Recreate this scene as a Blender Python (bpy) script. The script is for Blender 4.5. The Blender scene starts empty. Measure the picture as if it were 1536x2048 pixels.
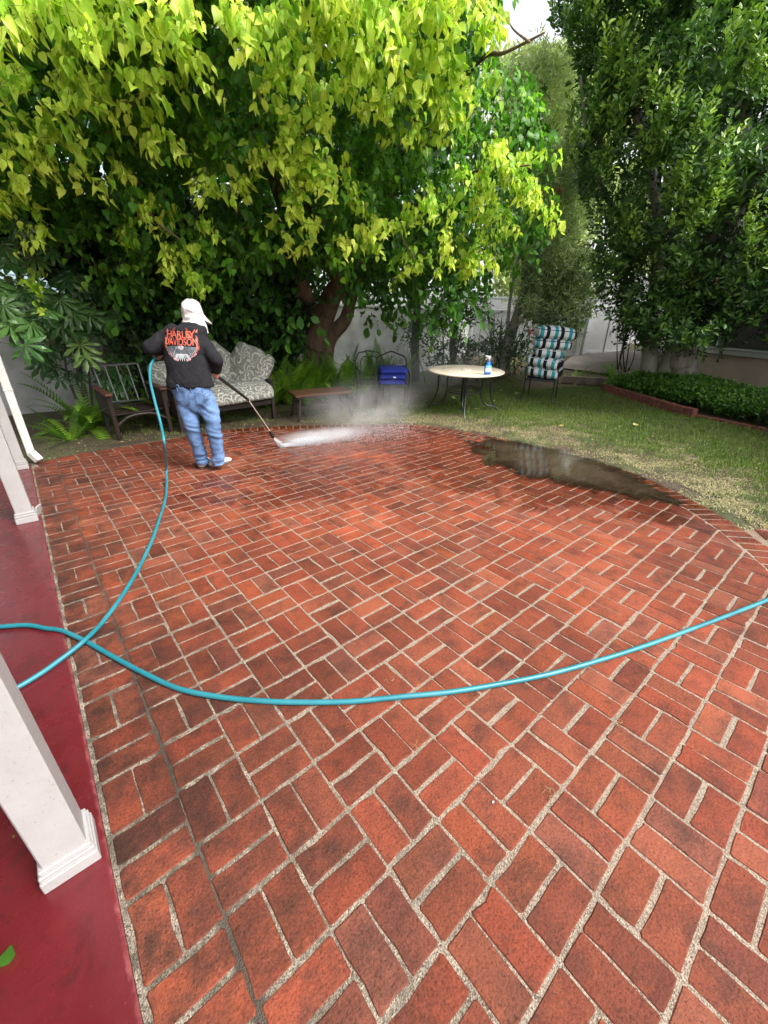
import bpy, math, random
import numpy as np
from mathutils import Vector, Matrix, noise
rng = np.random.default_rng(7)
random.seed(7)
sc = bpy.context.scene
col = sc.collection

# ------------------------------------------------------------------ camera
CAMP = Vector((0.18356477, -1.13620523, 1.51595834))
FPX = 818.1
YAW, PITCH, ROLL = math.radians(49.50119664), math.radians(25.17780096), math.radians(0.82092545)
_f = Vector((math.cos(PITCH)*math.cos(YAW), math.cos(PITCH)*math.sin(YAW), -math.sin(PITCH)))
_r = Vector((math.sin(YAW), -math.cos(YAW), 0))
_u = _r.cross(_f)
_R = math.cos(ROLL)*_r + math.sin(ROLL)*_u
_U = -math.sin(ROLL)*_r + math.cos(ROLL)*_u
cam_d = bpy.data.cameras.new('camera')
cam = bpy.data.objects.new('camera', cam_d)
col.objects.link(cam)
M3 = Matrix((_R, _U, -_f)).transposed()
cam.matrix_world = Matrix.Translation(CAMP) @ M3.to_4x4()
cam_d.sensor_fit = 'HORIZONTAL'
cam_d.sensor_width = 36
cam_d.lens = 36*FPX/1536
cam_d.clip_start = 0.05
cam_d.clip_end = 500
sc.camera = cam

# ------------------------------------------------------------------ light
SUN_EL, SUN_AZ = math.radians(50), math.radians(-68)    # direction the light comes from, azimuth from +X
world = bpy.data.worlds.new('World')
sc.world = world
world.use_nodes = True
wn = world.node_tree
for n in list(wn.nodes): wn.nodes.remove(n)
sky = wn.nodes.new('ShaderNodeTexSky')
sky.sky_type = 'NISHITA'
sky.sun_disc = False
sky.sun_elevation = SUN_EL
sky.sun_rotation = math.radians(90) - SUN_AZ
sky.air_density = 1.0
sky.dust_density = 4.0
sky.ozone_density = 1.0
hsv = wn.nodes.new('ShaderNodeHueSaturation')
hsv.inputs['Saturation'].default_value = 0.22
bg = wn.nodes.new('ShaderNodeBackground')
bg.inputs['Strength'].default_value = 0.15
wo = wn.nodes.new('ShaderNodeOutputWorld')
wn.links.new(sky.outputs[0], hsv.inputs['Color'])
wn.links.new(hsv.outputs[0], bg.inputs[0])
wn.links.new(bg.outputs[0], wo.inputs[0])
sl = bpy.data.lights.new('sun', 'SUN')
sl.energy = 1.5
sl.angle = math.radians(25)
sl.color = (1.0, 0.96, 0.9)
so = bpy.data.objects.new('sun', sl)
col.objects.link(so)
so.rotation_euler = Vector((math.cos(SUN_EL)*math.cos(SUN_AZ), math.cos(SUN_EL)*math.sin(SUN_AZ), math.sin(SUN_EL))).to_track_quat('Z', 'Y').to_euler()
so.location = (0, 0, 20)
sc.view_settings.view_transform = 'Standard'
sc.view_settings.look = 'None'
sc.view_settings.gamma = 1
sc.view_settings.exposure = 1.58
sc.view_settings.use_curve_mapping = False
sc.cycles.volume_step_rate = 1.0
sc.cycles.volume_max_steps = 96
sc.cycles.max_bounces = 8
sc.cycles.volume_bounces = 3
sc.cycles.diffuse_bounces = 6
sc.cycles.transparent_max_bounces = 12
sc.cycles.use_denoising = True

# ------------------------------------------------------------------ positions
def raydir(px, py):
    return (px-768)/FPX*_R - (py-1024)/FPX*_U + _f
def gp(px, py, z=0.0):
    d = raydir(px, py); t = (z-CAMP.z)/d.z
    return CAMP + t*d
def at(px, py, dist):                     # point on the sight line at a horizontal distance
    d = raydir(px, py); t = dist/math.hypot(d.x, d.y)
    return CAMP + t*d
def gz(x, y):                             # the lawn rises gently away from the patio
    s = max(0.0, math.hypot(x-2.0, y-1.9)-3.4)
    z = -0.012 + 0.03*s + 0.08*max(0.0, x-8.8)*min(1.0, max(0.0, (y+2.0)/3))
    fw = (x-CAMP.x)*math.cos(YAW)+(y-CAMP.y)*math.sin(YAW)
    z += 0.16*min(1.0, max(0.0, (fw-10.3)/0.9))*min(1.0, max(0.0, (x-9.6)/1.0))
    return z
def on(px, py, dz=0.0):
    z = 0.0
    for _ in range(12):
        p = gp(px, py, z+dz)
        if (p-CAMP).length > 40: p = at(px, py, 14)
        z = 0.5*z+0.5*gz(p.x, p.y)
    return Vector((p.x, p.y, z))
def og(px, dist, py=760):
    p = at(px, py, dist); return Vector((p.x, p.y, gz(p.x, p.y)))

# ------------------------------------------------------------------ objects
def tag(o, label=None, cat=None, group=None, kind=None):
    if label: o['label'] = label
    if cat: o['category'] = cat
    if group: o['group'] = group
    if kind: o['kind'] = kind
    return o
def empty(name, loc=(0, 0, 0), rz=0.0, label=None, cat=None, group=None, kind=None):
    o = bpy.data.objects.new(name, None)
    col.objects.link(o)
    o.location = loc; o.rotation_euler = (0, 0, rz); o.empty_display_size = 0.1
    return tag(o, label, cat, group, kind)
def link(name, me, parent=None, mat=None):
    o = bpy.data.objects.new(name, me)
    col.objects.link(o)
    if parent is not None: o.parent = parent
    if mat is not None and not me.materials: me.materials.append(mat)
    return o
def copy_tree(o, parent=None):
    c = o.copy(); col.objects.link(c)
    if parent is not None: c.parent = parent
    for ch in o.children: copy_tree(ch, c)
    return c
def npmesh(name, V, F, attrs=None, smooth=False):
    V = np.asarray(V, dtype=np.float32); F = np.asarray(F, dtype=np.int32)
    me = bpy.data.meshes.new(name)
    k = F.shape[1]
    me.vertices.add(len(V)); me.vertices.foreach_set('co', V.ravel())
    me.loops.add(F.size); me.loops.foreach_set('vertex_index', F.ravel())
    me.polygons.add(len(F)); me.polygons.foreach_set('loop_start', np.arange(0, F.size, k, dtype=np.int32))
    me.polygons.foreach_set('loop_total', np.full(len(F), k, dtype=np.int32))
    if smooth: me.polygons.foreach_set('use_smooth', np.ones(len(F), dtype=bool))
    for an, av in (attrs or {}).items():
        a = me.attributes.new(an, 'FLOAT', 'POINT'); a.data.foreach_set('value', np.asarray(av, dtype=np.float32))
    me.update(calc_edges=True)
    return me

TILT = Matrix.Rotation(math.radians(2.4), 3, Vector((math.sin(YAW), -math.cos(YAW), 0)))   # the patio floor falls away from level, so what stands level on the lawn leans by this much
def level(o, rz=None):
    if rz is None: rz = o.rotation_euler.z
    o.rotation_euler = (TILT @ Matrix.Rotation(rz, 3, 'Z')).to_euler()
    return o

class MB:
    """collects shapes, then links them as ONE mesh object"""
    def __init__(s): s.v = []; s.f = []; s.sm = []
    def add(s, vs, fs, smooth=False):
        b = len(s.v); s.v += [tuple(v) for v in vs]
        s.f += [tuple(b+i for i in f) for f in fs]; s.sm += [smooth]*len(fs)
    def box(s, c, size, rz=0.0, M=None):
        hx, hy, hz_ = size[0]/2, size[1]/2, size[2]/2
        vs = [Vector((x*hx, y*hy, z*hz_)) for x in (-1, 1) for y in (-1, 1) for z in (-1, 1)]
        if M is None: M = Matrix.Rotation(rz, 3, 'Z')
        c = Vector(c)
        s.add([M @ v + c for v in vs], [(0, 1, 3, 2), (4, 6, 7, 5), (0, 4, 5, 1), (2, 3, 7, 6), (0, 2, 6, 4), (1, 5, 7, 3)])
    def bbox(s, c, size, b=0.004, M=None, rz=0.0):
        """box with chamfered edges"""
        hx, hy, hz_ = [q/2 for q in size]
        if M is None: M = Matrix.Rotation(rz, 3, 'Z')
        c = Vector(c); vs = []; idx = {}
        for x in (-1, 1):
            for y in (-1, 1):
                for z in (-1, 1):
                    for k, o_ in enumerate(((0, 1, 1), (1, 0, 1), (1, 1, 0))):
                        idx[(x, y, z, k)] = len(vs)
                        vs.append(M @ Vector((x*(hx-b*o_[0]), y*(hy-b*o_[1]), z*(hz_-b*o_[2]))) + c)
        fs = []
        for x in (-1, 1): q = [idx[(x, y, z, 0)] for y, z in ((-1, -1), (1, -1), (1, 1), (-1, 1))]; fs.append(q if x > 0 else q[::-1])
        for y in (-1, 1): q = [idx[(x, y, z, 1)] for x, z in ((-1, -1), (-1, 1), (1, 1), (1, -1))]; fs.append(q if y > 0 else q[::-1])
        for z in (-1, 1): q = [idx[(x, y, z, 2)] for x, y in ((-1, -1), (1, -1), (1, 1), (-1, 1))]; fs.append(q if z > 0 else q[::-1])
        for y in (-1, 1):
            for z in (-1, 1): fs.append([idx[(-1, y, z, 1)], idx[(1, y, z, 1)], idx[(1, y, z, 2)], idx[(-1, y, z, 2)]])
        for x in (-1, 1):
            for z in (-1, 1): fs.append([idx[(x, -1, z, 0)], idx[(x, 1, z, 0)], idx[(x, 1, z, 2)], idx[(x, -1, z, 2)]])
            for y in (-1, 1): fs.append([idx[(x, y, -1, 0)], idx[(x, y, 1, 0)], idx[(x, y, 1, 1)], idx[(x, y, -1, 1)]])
        for x in (-1, 1):
            for y in (-1, 1):
                for z in (-1, 1): fs.append([idx[(x, y, z, k)] for k in range(3)])
        s.add(vs, fs)
    def bar(s, a, b, w, t=None, up=Vector((0, 0, 1)), bev=0.0):
        a = Vector(a); b = Vector(b); t = t or w
        d = (b-a); L = d.length; d.normalize()
        if abs(d.dot(up)) > 0.97: up = Vector((1, 0, 0))
        x = d.cross(up).normalized(); y = x.cross(d)
        M = Matrix((x, d, y)).transposed()
        if bev: s.bbox((a+b)/2, (w, L, t), bev, M)
        else: s.box((a+b)/2, (w, L, t), 0, M)
    def tube(s, pts, r, n=8, cap=True, closed=False):
        pts = [Vector(p) for p in pts]; m = len(pts)
        rs = r if hasattr(r, '__len__') else [r]*m
        vs = []; fs = []; prev = None
        for i, p in enumerate(pts):
            if closed: t = pts[(i+1) % m]-pts[i-1]
            else: t = pts[min(i+1, m-1)]-pts[max(i-1, 0)]
            if t.length < 1e-9: t = Vector((0, 0, 1))
            t.normalize()
            if prev is None:
                x = t.orthogonal().normalized()
            else:
                x = (prev - t*prev.dot(t))
                if x.length < 1e-6: x = t.orthogonal()
                x.normalize()
            prev = x; y = t.cross(x)
            for k in range(n):
                a = 2*math.pi*k/n
                vs.append(p + (x*math.cos(a)+y*math.sin(a))*rs[i])
        rings = m if closed else m-1
        for i in range(rings):
            j = (i+1) % m
            for k in range(n):
                fs.append((i*n+k, i*n+(k+1) % n, j*n+(k+1) % n, j*n+k))
        s.add(vs, fs, True)
        if cap and not closed:
            s.add(vs[:n][::-1], [tuple(range(n))]); s.add(vs[-n:], [tuple(range(n))])
    def lathe(s, c, prof, n=32, M=None, smooth=True):
        """prof: list of (radius, z)"""
        c = Vector(c); vs = []; fs = []
        for r, z in prof:
            for k in range(n):
                a = 2*math.pi*k/n; v = Vector((r*math.cos(a), r*math.sin(a), z))
                vs.append((M @ v if M is not None else v)+c)
        for i in range(len(prof)-1):
            for k in range(n):
                fs.append((i*n+k, i*n+(k+1) % n, (i+1)*n+(k+1) % n, (i+1)*n+k))
        s.add(vs, fs, smooth)
        if prof[0][0] > 1e-4: s.add(vs[:n][::-1], [tuple(range(n))])
        if prof[-1][0] > 1e-4: s.add(vs[-n:], [tuple(range(n))])
    def prism(s, poly, z0, z1, M=None, off=(0, 0, 0)):
        n = len(poly); off = Vector(off)
        vs = [Vector((p[0], p[1], z0)) for p in poly]+[Vector((p[0], p[1], z1)) for p in poly]
        if M is not None: vs = [M @ v for v in vs]
        vs = [v+off for v in vs]
        s.add(vs, [tuple(range(n))[::-1], tuple(range(n, 2*n))]+[(i, (i+1) % n, n+(i+1) % n, n+i) for i in range(n)])
    def mesh(s, name):
        me = bpy.data.meshes.new(name); me.from_pydata(s.v, [], s.f)
        me.polygons.foreach_set('use_smooth', s.sm); me.update(); return me
    def build(s, name, mat, parent=None, **k):
        o = link(name, s.mesh(name), parent, mat)
        if k: tag(o, **k)
        return o
def bez(p, n=40):
    """Catmull-Rom through the points"""
    P = [Vector(q) for q in p]; P = [2*P[0]-P[1]]+P+[2*P[-1]-P[-2]]; out = []
    m = len(P)-3; per = max(2, n//m)
    for i in range(m):
        a, b, c, d = P[i:i+4]
        for k in range(per):
            t = k/per
            out.append(0.5*((2*b)+(c-a)*t+(2*a-5*b+4*c-d)*t*t+(3*b-a-3*c+d)*t**3))
    out.append(P[-2].copy()); return out

# ------------------------------------------------------------------ materials
class NM:
    def __init__(s, name):
        s.m = bpy.data.materials.new(name); s.m.use_nodes = True; s.t = s.m.node_tree; s.t.nodes.clear()
        s.out = s.n('ShaderNodeOutputMaterial')
    def n(s, kind, ins=None, **props):
        nd = s.t.nodes.new(kind)
        for k, v in props.items(): setattr(nd, k, v)
        for k, v in (ins or {}).items():
            if hasattr(v, 'is_linked') or hasattr(v, 'links'): s.t.links.new(v, nd.inputs[k])
            else: nd.inputs[k].default_value = v
        return nd
    def tex(s, scale, detail=4, rough=0.55, co='obj', dist=0.0, dims=None):
        nd = s.n('ShaderNodeTexNoise', {'Scale': scale, 'Detail': detail, 'Roughness': rough, 'Distortion': dist})
        s.t.links.new(s.co(co), nd.inputs['Vector']); return nd.outputs['Fac']
    def co(s, k):
        if k == 'pos': return s.n('ShaderNodeNewGeometry').outputs['Position']
        tc = s.n('ShaderNodeTexCoord')
        return tc.outputs[{'obj': 'Object', 'gen': 'Generated', 'uv': 'UV'}[k]]
    def ramp(s, fac, stops, interp='LINEAR'):
        nd = s.n('ShaderNodeValToRGB'); r = nd.color_ramp; r.interpolation = interp
        while len(r.elements) < len(stops): r.elements.new(0.5)
        for e, (p, c) in zip(r.elements, stops):
            e.position = p; e.color = (c, c, c, 1) if isinstance(c, (int, float)) else (*c, 1)
        s.t.links.new(fac, nd.inputs[0]); return nd.outputs['Color']
    def mix(s, f, a, b, mode='MIX'):
        nd = s.n('ShaderNodeMix', data_type='RGBA', blend_type=mode)
        for sock, v in ((nd.inputs[0], f), (nd.inputs[6], a), (nd.inputs[7], b)):
            if hasattr(v, 'links'): s.t.links.new(v, sock)
            else: sock.default_value = v if isinstance(v, (int, float)) else (*v, 1)
        return nd.outputs[2]
    def math(s, op, a, b=0.0, clamp=False):
        nd = s.n('ShaderNodeMath', operation=op, use_clamp=clamp)
        for i, v in enumerate((a, b)):
            if hasattr(v, 'links'): s.t.links.new(v, nd.inputs[i])
            else: nd.inputs[i].default_value = v
        return nd.outputs[0]
    def bump(s, h, strength=0.3, dist=0.01):
        nd = s.n('ShaderNodeBump', {'Strength': strength, 'Distance': dist}); s.t.links.new(h, nd.inputs['Height']); return nd.outputs[0]
    def bsdf(s, col, rough=0.6, normal=None, spec=0.5, metal=0.0, **kw):
        nd = s.n('ShaderNodeBsdfPrincipled')
        def st(k, v):
            if hasattr(v, 'links'): s.t.links.new(v, nd.inputs[k])
            elif isinstance(v, tuple): nd.inputs[k].default_value = (*v, 1)
            else: nd.inputs[k].default_value = v
        st('Base Color', col); st('Roughness', rough); st('Specular IOR Level', spec); st('Metallic', metal)
        if normal is not None: st('Normal', normal)
        for k, v in kw.items(): st(k.replace('_', ' '), v)
        return nd.outputs[0]
    def done(s, sh):
        s.t.links.new(sh, s.out.inputs['Surface']); return s.m

def simple(name, c, rough=0.6, var=0.12, scale=14, bump=0.1, bscale=60, metal=0.0, spec=0.5, co='obj'):
    m = NM(name)
    nz = m.tex(scale, 5, co=co)
    dark = tuple(q*(1-var*1.6) for q in c); lite = tuple(min(1, q*(1+var)) for q in c)
    cc = m.ramp(nz, [(0.3, dark), (0.7, lite)])
    nb = m.bump(m.tex(bscale, 4, co=co), bump, 0.004)
    return m.done(m.bsdf(cc, rough, nb, spec, metal))

def leaf_mat(name, stops, trans=0.4, rough=0.45, spec=0.35, attr='age', vein=True):
    """colour from the leaf's own age attribute; lets light through"""
    m = NM(name)
    at_ = m.n('ShaderNodeAttribute', attribute_name=attr).outputs['Fac']
    c = m.ramp(at_, stops)
    nz = m.tex(9, 3, co='pos')
    c = m.mix(0.5, c, m.mix(1.0, c, m.ramp(nz, [(0.3, 0.62), (0.7, 1.25)]), 'MULTIPLY'))
    nb = m.bump(m.tex(45, 2, co='pos'), 0.35, 0.01)
    p = m.bsdf(c, rough, nb, spec)
    tr = m.n('ShaderNodeBsdfTranslucent')
    tc = m.mix(1.0, c, (1.0, 1.08, 0.55), 'MULTIPLY'); m.t.links.new(tc, tr.inputs['Color'])
    mx = m.n('ShaderNodeMixShader', {'Fac': trans}); m.t.links.new(p, mx.inputs[1]); m.t.links.new(tr.outputs[0], mx.inputs[2])
    return m.done(mx.outputs[0])

MAT = {}
# brick: kiln colour differs brick to brick, stains lie across the floor, wet where the washer has been
def brick_material():
    m = NM('brick_clay')
    oi = m.n('ShaderNodeObjectInfo').outputs['Random']
    ab = m.n('ShaderNodeAttribute', attribute_name='rnd').outputs['Fac']
    r = m.math('FRACT', m.math('ADD', oi, ab))
    base = m.ramp(r, [(0.0, (0.150, 0.036, 0.022)), (0.16, (0.223, 0.055, 0.029)), (0.36, (0.248, 0.048, 0.025)), (0.5, (0.205, 0.059, 0.034)),
                      (0.66, (0.273, 0.058, 0.026)), (0.8, (0.167, 0.042, 0.028)), (0.9, (0.223, 0.077, 0.053)), (1.0, (0.285, 0.065, 0.026))])
    geo = m.co('pos')
    big = m.tex(1.1, 4, 0.6, 'pos')
    base = m.mix(m.ramp(big, [(0.40, 0.0), (0.66, 0.40)]), base, (0.34, 0.085, 0.046))
    mid = m.tex(7.0, 6, 0.7, 'pos')
    base = m.mix(m.ramp(mid, [(0.46, 0.0), (0.68, 0.75)]), base, (0.062, 0.030, 0.023))
    mid2 = m.tex(11.0, 5, 0.65, 'pos', 0.6)
    base = m.mix(m.ramp(mid2, [(0.56, 0.0), (0.72, 0.5)]), base, (0.33, 0.085, 0.038))
    # grime near the porch side
    sx = m.n('ShaderNodeSeparateXYZ'); m.t.links.new(geo, sx.inputs[0])
    left = m.math('MULTIPLY', m.ramp(sx.outputs[0], [(0.0, 1.0), (1.0, 0.0)]), m.ramp(m.tex(5.2, 6, 0.7, 'pos'), [(0.42, 0.0), (0.60, 0.9)]))
    base = m.mix(left, base, (0.045, 0.024, 0.019))
    fine = m.tex(140, 5, 0.75, 'pos')
    pock = m.ramp(fine, [(0.32, 0.28), (0.47, 0.85), (0.60, 1.05), (0.78, 1.5)])
    base = m.mix(1.0, base, pock, 'MULTIPLY')
    speck = m.n('ShaderNodeTexVoronoi', {'Scale': 95.0}); m.t.links.new(geo, speck.inputs['Vector'])
    base = m.mix(m.ramp(speck.outputs['Distance'], [(0.05, 0.35), (0.12, 0.0)]), base, (0.36, 0.25, 0.19))
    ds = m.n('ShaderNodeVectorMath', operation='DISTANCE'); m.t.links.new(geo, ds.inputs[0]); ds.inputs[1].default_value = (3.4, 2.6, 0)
    outer = m.math('ADD', m.math('MULTIPLY', ds.outputs['Value'], 0.25), m.math('MULTIPLY', m.math('SUBTRACT', m.tex(1.4, 5, 0.6, 'pos'), 0.5), 0.9))
    base = m.mix(m.ramp(outer, [(0.45, 0.0), (0.85, 0.85)]), base, m.mix(1.0, base, (0.70, 0.72, 0.78), 'MULTIPLY'))   # darker and less red with distance from mid-patio, broken up by noise
    # wetness
    w = wet_mask(m, geo)
    base = m.mix(w, base, m.mix(1.0, base, (0.62, 0.50, 0.46), 'MULTIPLY'))
    rough = m.n('ShaderNodeMapRange'); m.t.links.new(w, rough.inputs[0]); rough.inputs[3].default_value = 0.62; rough.inputs[4].default_value = 0.14
    h = m.math('ADD', m.math('MULTIPLY', fine, 0.6), m.math('MULTIPLY', m.tex(38, 4, 0.6, 'pos'), 0.9))
    nb = m.bump(h, 0.65, 0.007)
    base = m.mix(1.0, base, (1.14, 1.18, 1.08), 'MULTIPLY')
    base = m.mix(1.0, base, m.ramp(m.math('FRACT', m.math('MULTIPLY', r, 7.31)), [(0.0, 0.76), (0.30, 0.90), (0.8, 1.0), (1.0, 1.12)]), 'MULTIPLY')
    base = m.mix(1.0, base, m.mix(m.ramp(m.tex(0.55, 3, 0.5, 'pos'), [(0.35, 0.0), (0.65, 1.0)]), (0.78, 0.82, 0.86), (1.12, 1.08, 1.05)), 'MULTIPLY')
    sp_w = m.n('ShaderNodeMapRange'); m.t.links.new(w, sp_w.inputs[0]); sp_w.inputs[3].default_value = 0.16; sp_w.inputs[4].default_value = 0.5
    return m.done(m.bsdf(base, rough.outputs[0], nb, sp_w.outputs[0]))
def wet_mask(m, geo):
    """where water stands or has just been sprayed: two soft patches on the far side of the patio"""
    out = None
    for (cx_, cy_, rx, ry, ang) in ((4.45, 1.0, 1.25, 2.9, 24), (3.5, 3.55, 2.3, 1.15, -38), (2.3, 2.4, 2.2, 1.3, -20)):
        mp = m.n('ShaderNodeMapping'); mp.vector_type = 'TEXTURE'
        mp.inputs['Location'].default_value = (cx_, cy_, 0); mp.inputs['Rotation'].default_value = (0, 0, math.radians(ang)); mp.inputs['Scale'].default_value = (rx, ry, 1)
        m.t.links.new(geo, mp.inputs[0])
        ln = m.n('ShaderNodeVectorMath', operation='LENGTH'); m.t.links.new(mp.outputs[0], ln.inputs[0])
        k = m.math('SUBTRACT', 1.25, ln.outputs['Value'])
        k = m.math('MULTIPLY', k, 1.0 if out is None or cx_ == 3.5 else 0.55)
        out = k if out is None else m.math('MAXIMUM', out, k)
    nz = m.tex(2.6, 6, 0.68, 'pos')
    s_ = m.math('ADD', out, m.math('MULTIPLY', m.math('SUBTRACT', nz, 0.5), 1.9))
    return m.ramp(s_, [(0.30, 0.0), (0.55, 1.0)])
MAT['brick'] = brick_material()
MAT['old_brick'] = simple('old_dark_brick', (0.17, 0.055, 0.038), 0.85, 0.35, 18, 0.6, 60, co='pos')
def mortar_material():
    m = NM('sand_mortar'); geo = m.co('pos')
    v = m.n('ShaderNodeTexVoronoi', {'Scale': 260.0}); m.t.links.new(geo, v.inputs['Vector'])
    c = m.ramp(v.outputs['Color'], [(0.1, (0.060, 0.048, 0.036)), (0.4, (0.20, 0.162, 0.122)), (0.8, (0.38, 0.325, 0.255))])
    sx = m.n('ShaderNodeSeparateXYZ'); m.t.links.new(geo, sx.inputs[0])
    # the joint that runs one row in from the porch is black with moss
    a = m.math('ABSOLUTE', m.math('SUBTRACT', sx.outputs[0], 0.213))
    blk = m.math('MULTIPLY', m.ramp(a, [(0.012, 1.0), (0.03, 0.0)]), m.ramp(m.tex(3.0, 5, 0.6, 'pos'), [(0.42, 1.0), (0.70, 0.45)]))
    c = m.mix(blk, c, (0.03, 0.026, 0.02))
    left = m.math('MULTIPLY', m.ramp(sx.outputs[0], [(0.2, 0.8), (1.0, 0.2)]), m.ramp(m.tex(9, 6, 0.7, 'pos'), [(0.42, 0.0), (0.56, 0.95)]))
    c = m.mix(left, c, (0.05, 0.042, 0.03))
    w = wet_mask(m, geo); c = m.mix(w, c, m.mix(1.0, c, (0.7, 0.6, 0.52), 'MULTIPLY'))
    c = m.mix(m.math('MULTIPLY', m.ramp(sx.outputs[0], [(0.0, 0.0), (1.0, 0.35)]), m.ramp(m.tex(1.0, 2, 0.5, 'pos'), [(0.3, 0.0), (0.7, 1.0)])), c, (0.33, 0.225, 0.165))
    return m.done(m.bsdf(c, 0.85, m.bump(v.outputs['Distance'], 0.8, 0.004), 0.3))
MAT['mortar'] = mortar_material()
def soil_material():
    m = NM('soil_ground'); geo = m.co('pos')
    c = m.ramp(m.tex(6, 7, 0.7, 'pos'), [(0.3, (0.030, 0.020, 0.014)), (0.6, (0.075, 0.052, 0.034)), (0.8, (0.14, 0.105, 0.07))])
    c = m.mix(m.ramp(m.tex(1.3, 5, 0.6, 'pos'), [(0.45, 0.0), (0.6, 0.8)]), c, (0.055, 0.075, 0.020))
    c = m.mix(m.ramp(m.tex(60, 3, 0.6, 'pos'), [(0.56, 0.0), (0.7, 0.8)]), c, (0.32, 0.26, 0.15))
    return m.done(m.bsdf(c, 0.75, m.bump(m.tex(70, 6, 0.7, 'pos'), 0.8, 0.02), 0.4))
MAT['soil'] = soil_material()
def porch_material():
    m = NM('red_floor_paint'); geo = m.co('pos')
    c = m.ramp(m.tex(2.2, 5, 0.6, 'pos'), [(0.3, (0.080, 0.008, 0.010)), (0.7, (0.125, 0.012, 0.016))])
    c = m.mix(m.ramp(m.tex(9, 8, 0.75, 'pos', 0.8), [(0.54, 0.0), (0.66, 0.75)]), c, (0.045, 0.010, 0.010))
    c = m.mix(m.ramp(m.tex(1.6, 7, 0.7, 'pos', 1.5), [(0.56, 0.0), (0.60, 0.45), (0.64, 0.0)]), c, (0.05, 0.008, 0.010))
    c = m.mix(m.ramp(m.tex(90, 4, 0.7, 'pos'), [(0.68, 0.0), (0.74, 0.8)]), c, (0.42, 0.12, 0.10))
    sx = m.n('ShaderNodeSeparateXYZ'); m.t.links.new(geo, sx.inputs[0])
    e = m.math('ADD', sx.outputs[0], m.math('MULTIPLY', m.math('SUBTRACT', m.tex(30, 5, 0.7, 'pos'), 0.5), 0.03))
    mp_ = m.n('ShaderNodeMapRange', {'From Min': -0.016, 'From Max': -0.004}); m.t.links.new(e, mp_.inputs[0])
    c = m.mix(m.math('MULTIPLY', mp_.outputs[0], m.ramp(m.tex(14, 5, 0.7, 'pos'), [(0.4, 0.05), (0.65, 0.75)])), c, (0.36, 0.11, 0.11))
    ro = m.ramp(m.tex(5, 6, 0.7, 'pos'), [(0.35, 0.20), (0.7, 0.42)])
    return m.done(m.bsdf(c, ro, m.bump(m.tex(25, 5, 0.6, 'pos'), 0.12, 0.006), 0.5))
MAT['porch'] = porch_material()
def white_paint(name, c=(0.35, 0.335, 0.33), dirt=0.8, flecks=True):
    m = NM(name)
    k = m.ramp(m.tex(8, 5, 0.6, 'pos'), [(0.3, tuple(q*0.88 for q in c)), (0.7, c)])
    k = m.mix(m.math('MULTIPLY', m.ramp(m.tex(26, 7, 0.75, 'pos', 0.5), [(0.58, 0.0), (0.68, 1.0)]), dirt), k, (0.34, 0.30, 0.27))
    if flecks:
        k = m.mix(m.ramp(m.tex(110, 3, 0.6, 'pos', 1.0), [(0.66, 0.0), (0.70, 0.8)]), k, (0.10, 0.08, 0.07))
    return m.done(m.bsdf(k, 0.42, m.bump(m.tex(60, 4, 0.6, 'pos'), 0.25, 0.004), 0.4))
MAT['white'] = white_paint('white_post_paint')
MAT['white_clean'] = white_paint('white_vinyl', (0.62, 0.63, 0.64), 0.15, False)
MAT['downspout'] = white_paint('mildewed_paint', (0.60, 0.57, 0.54), 0.9)
MAT['stucco_wall'] = simple('garden_wall_stucco', (0.55, 0.56, 0.54), 0.9, 0.22, 2.5, 0.5, 90, co='pos')
MAT['pink_stucco'] = simple('pink_stucco', (0.55, 0.42, 0.36), 0.9, 0.06, 3, 0.5, 120, co='pos')
MAT['blue_house'] = simple('pale_blue_siding', (0.42, 0.56, 0.62), 0.8, 0.05, 3, 0.1, 40, co='pos')
MAT['grey_siding'] = simple('grey_siding', (0.55, 0.55, 0.56), 0.7, 0.05, 3, 0.1, 40, co='pos')
MAT['orange_wall'] = simple('terracotta_wall', (0.50, 0.22, 0.12), 0.8, 0.15, 3, 0.2, 40, co='pos')
MAT['dark_glass'] = simple('dark_window_glass', (0.03, 0.035, 0.04), 0.08, 0.2, 3, 0.0, 40, spec=0.6)
MAT['dark_screen'] = simple('dark_screen', (0.05, 0.045, 0.04), 0.7, 0.3, 6, 0.3, 40, co='pos')
MAT['concrete'] = simple('concrete_path', (0.20, 0.175, 0.155), 0.85, 0.15, 4, 0.4, 90, co='pos')
MAT['tie'] = simple('weathered_timber', (0.16, 0.12, 0.09), 0.8, 0.3, 9, 0.5, 40, co='pos')
MAT['hose'] = NM('teal_hose_rubber')
_m = MAT['hose']; _c = _m.ramp(_m.tex(7, 4, co='pos'), [(0.3, (0.008, 0.13, 0.165)), (0.7, (0.016, 0.19, 0.235))]); _c = _m.mix(_m.ramp(_m.tex(40, 6, 0.75, co='pos'), [(0.58, 0.0), (0.70, 0.55)]), _c, (0.05, 0.13, 0.14)); _c = _m.mix(_m.ramp(_m.tex(2.3, 3, co='pos'), [(0.45, 0.0), (0.7, 0.4)]), _c, (0.07, 0.25, 0.29))
MAT['hose'] = _m.done(_m.bsdf(_c, 0.38, _m.bump(_m.tex(160, 3, co='pos'), 0.15, 0.002), 0.5))
def wood(name, a, b, rough=0.5):
    m = NM(name)
    mp = m.n('ShaderNodeMapping'); mp.inputs['Scale'].default_value = (3, 30, 30); m.t.links.new(m.co('obj'), mp.inputs[0])
    w = m.n('ShaderNodeTexNoise', {'Scale': 1.6, 'Detail': 8.0, 'Roughness': 0.65, 'Distortion': 0.5}); m.t.links.new(mp.outputs[0], w.inputs['Vector'])
    c = m.ramp(w.outputs['Fac'], [(0.3, a), (0.7, b)])
    return m.done(m.bsdf(c, rough, m.bump(w.outputs['Fac'], 0.3, 0.003), 0.45))
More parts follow.
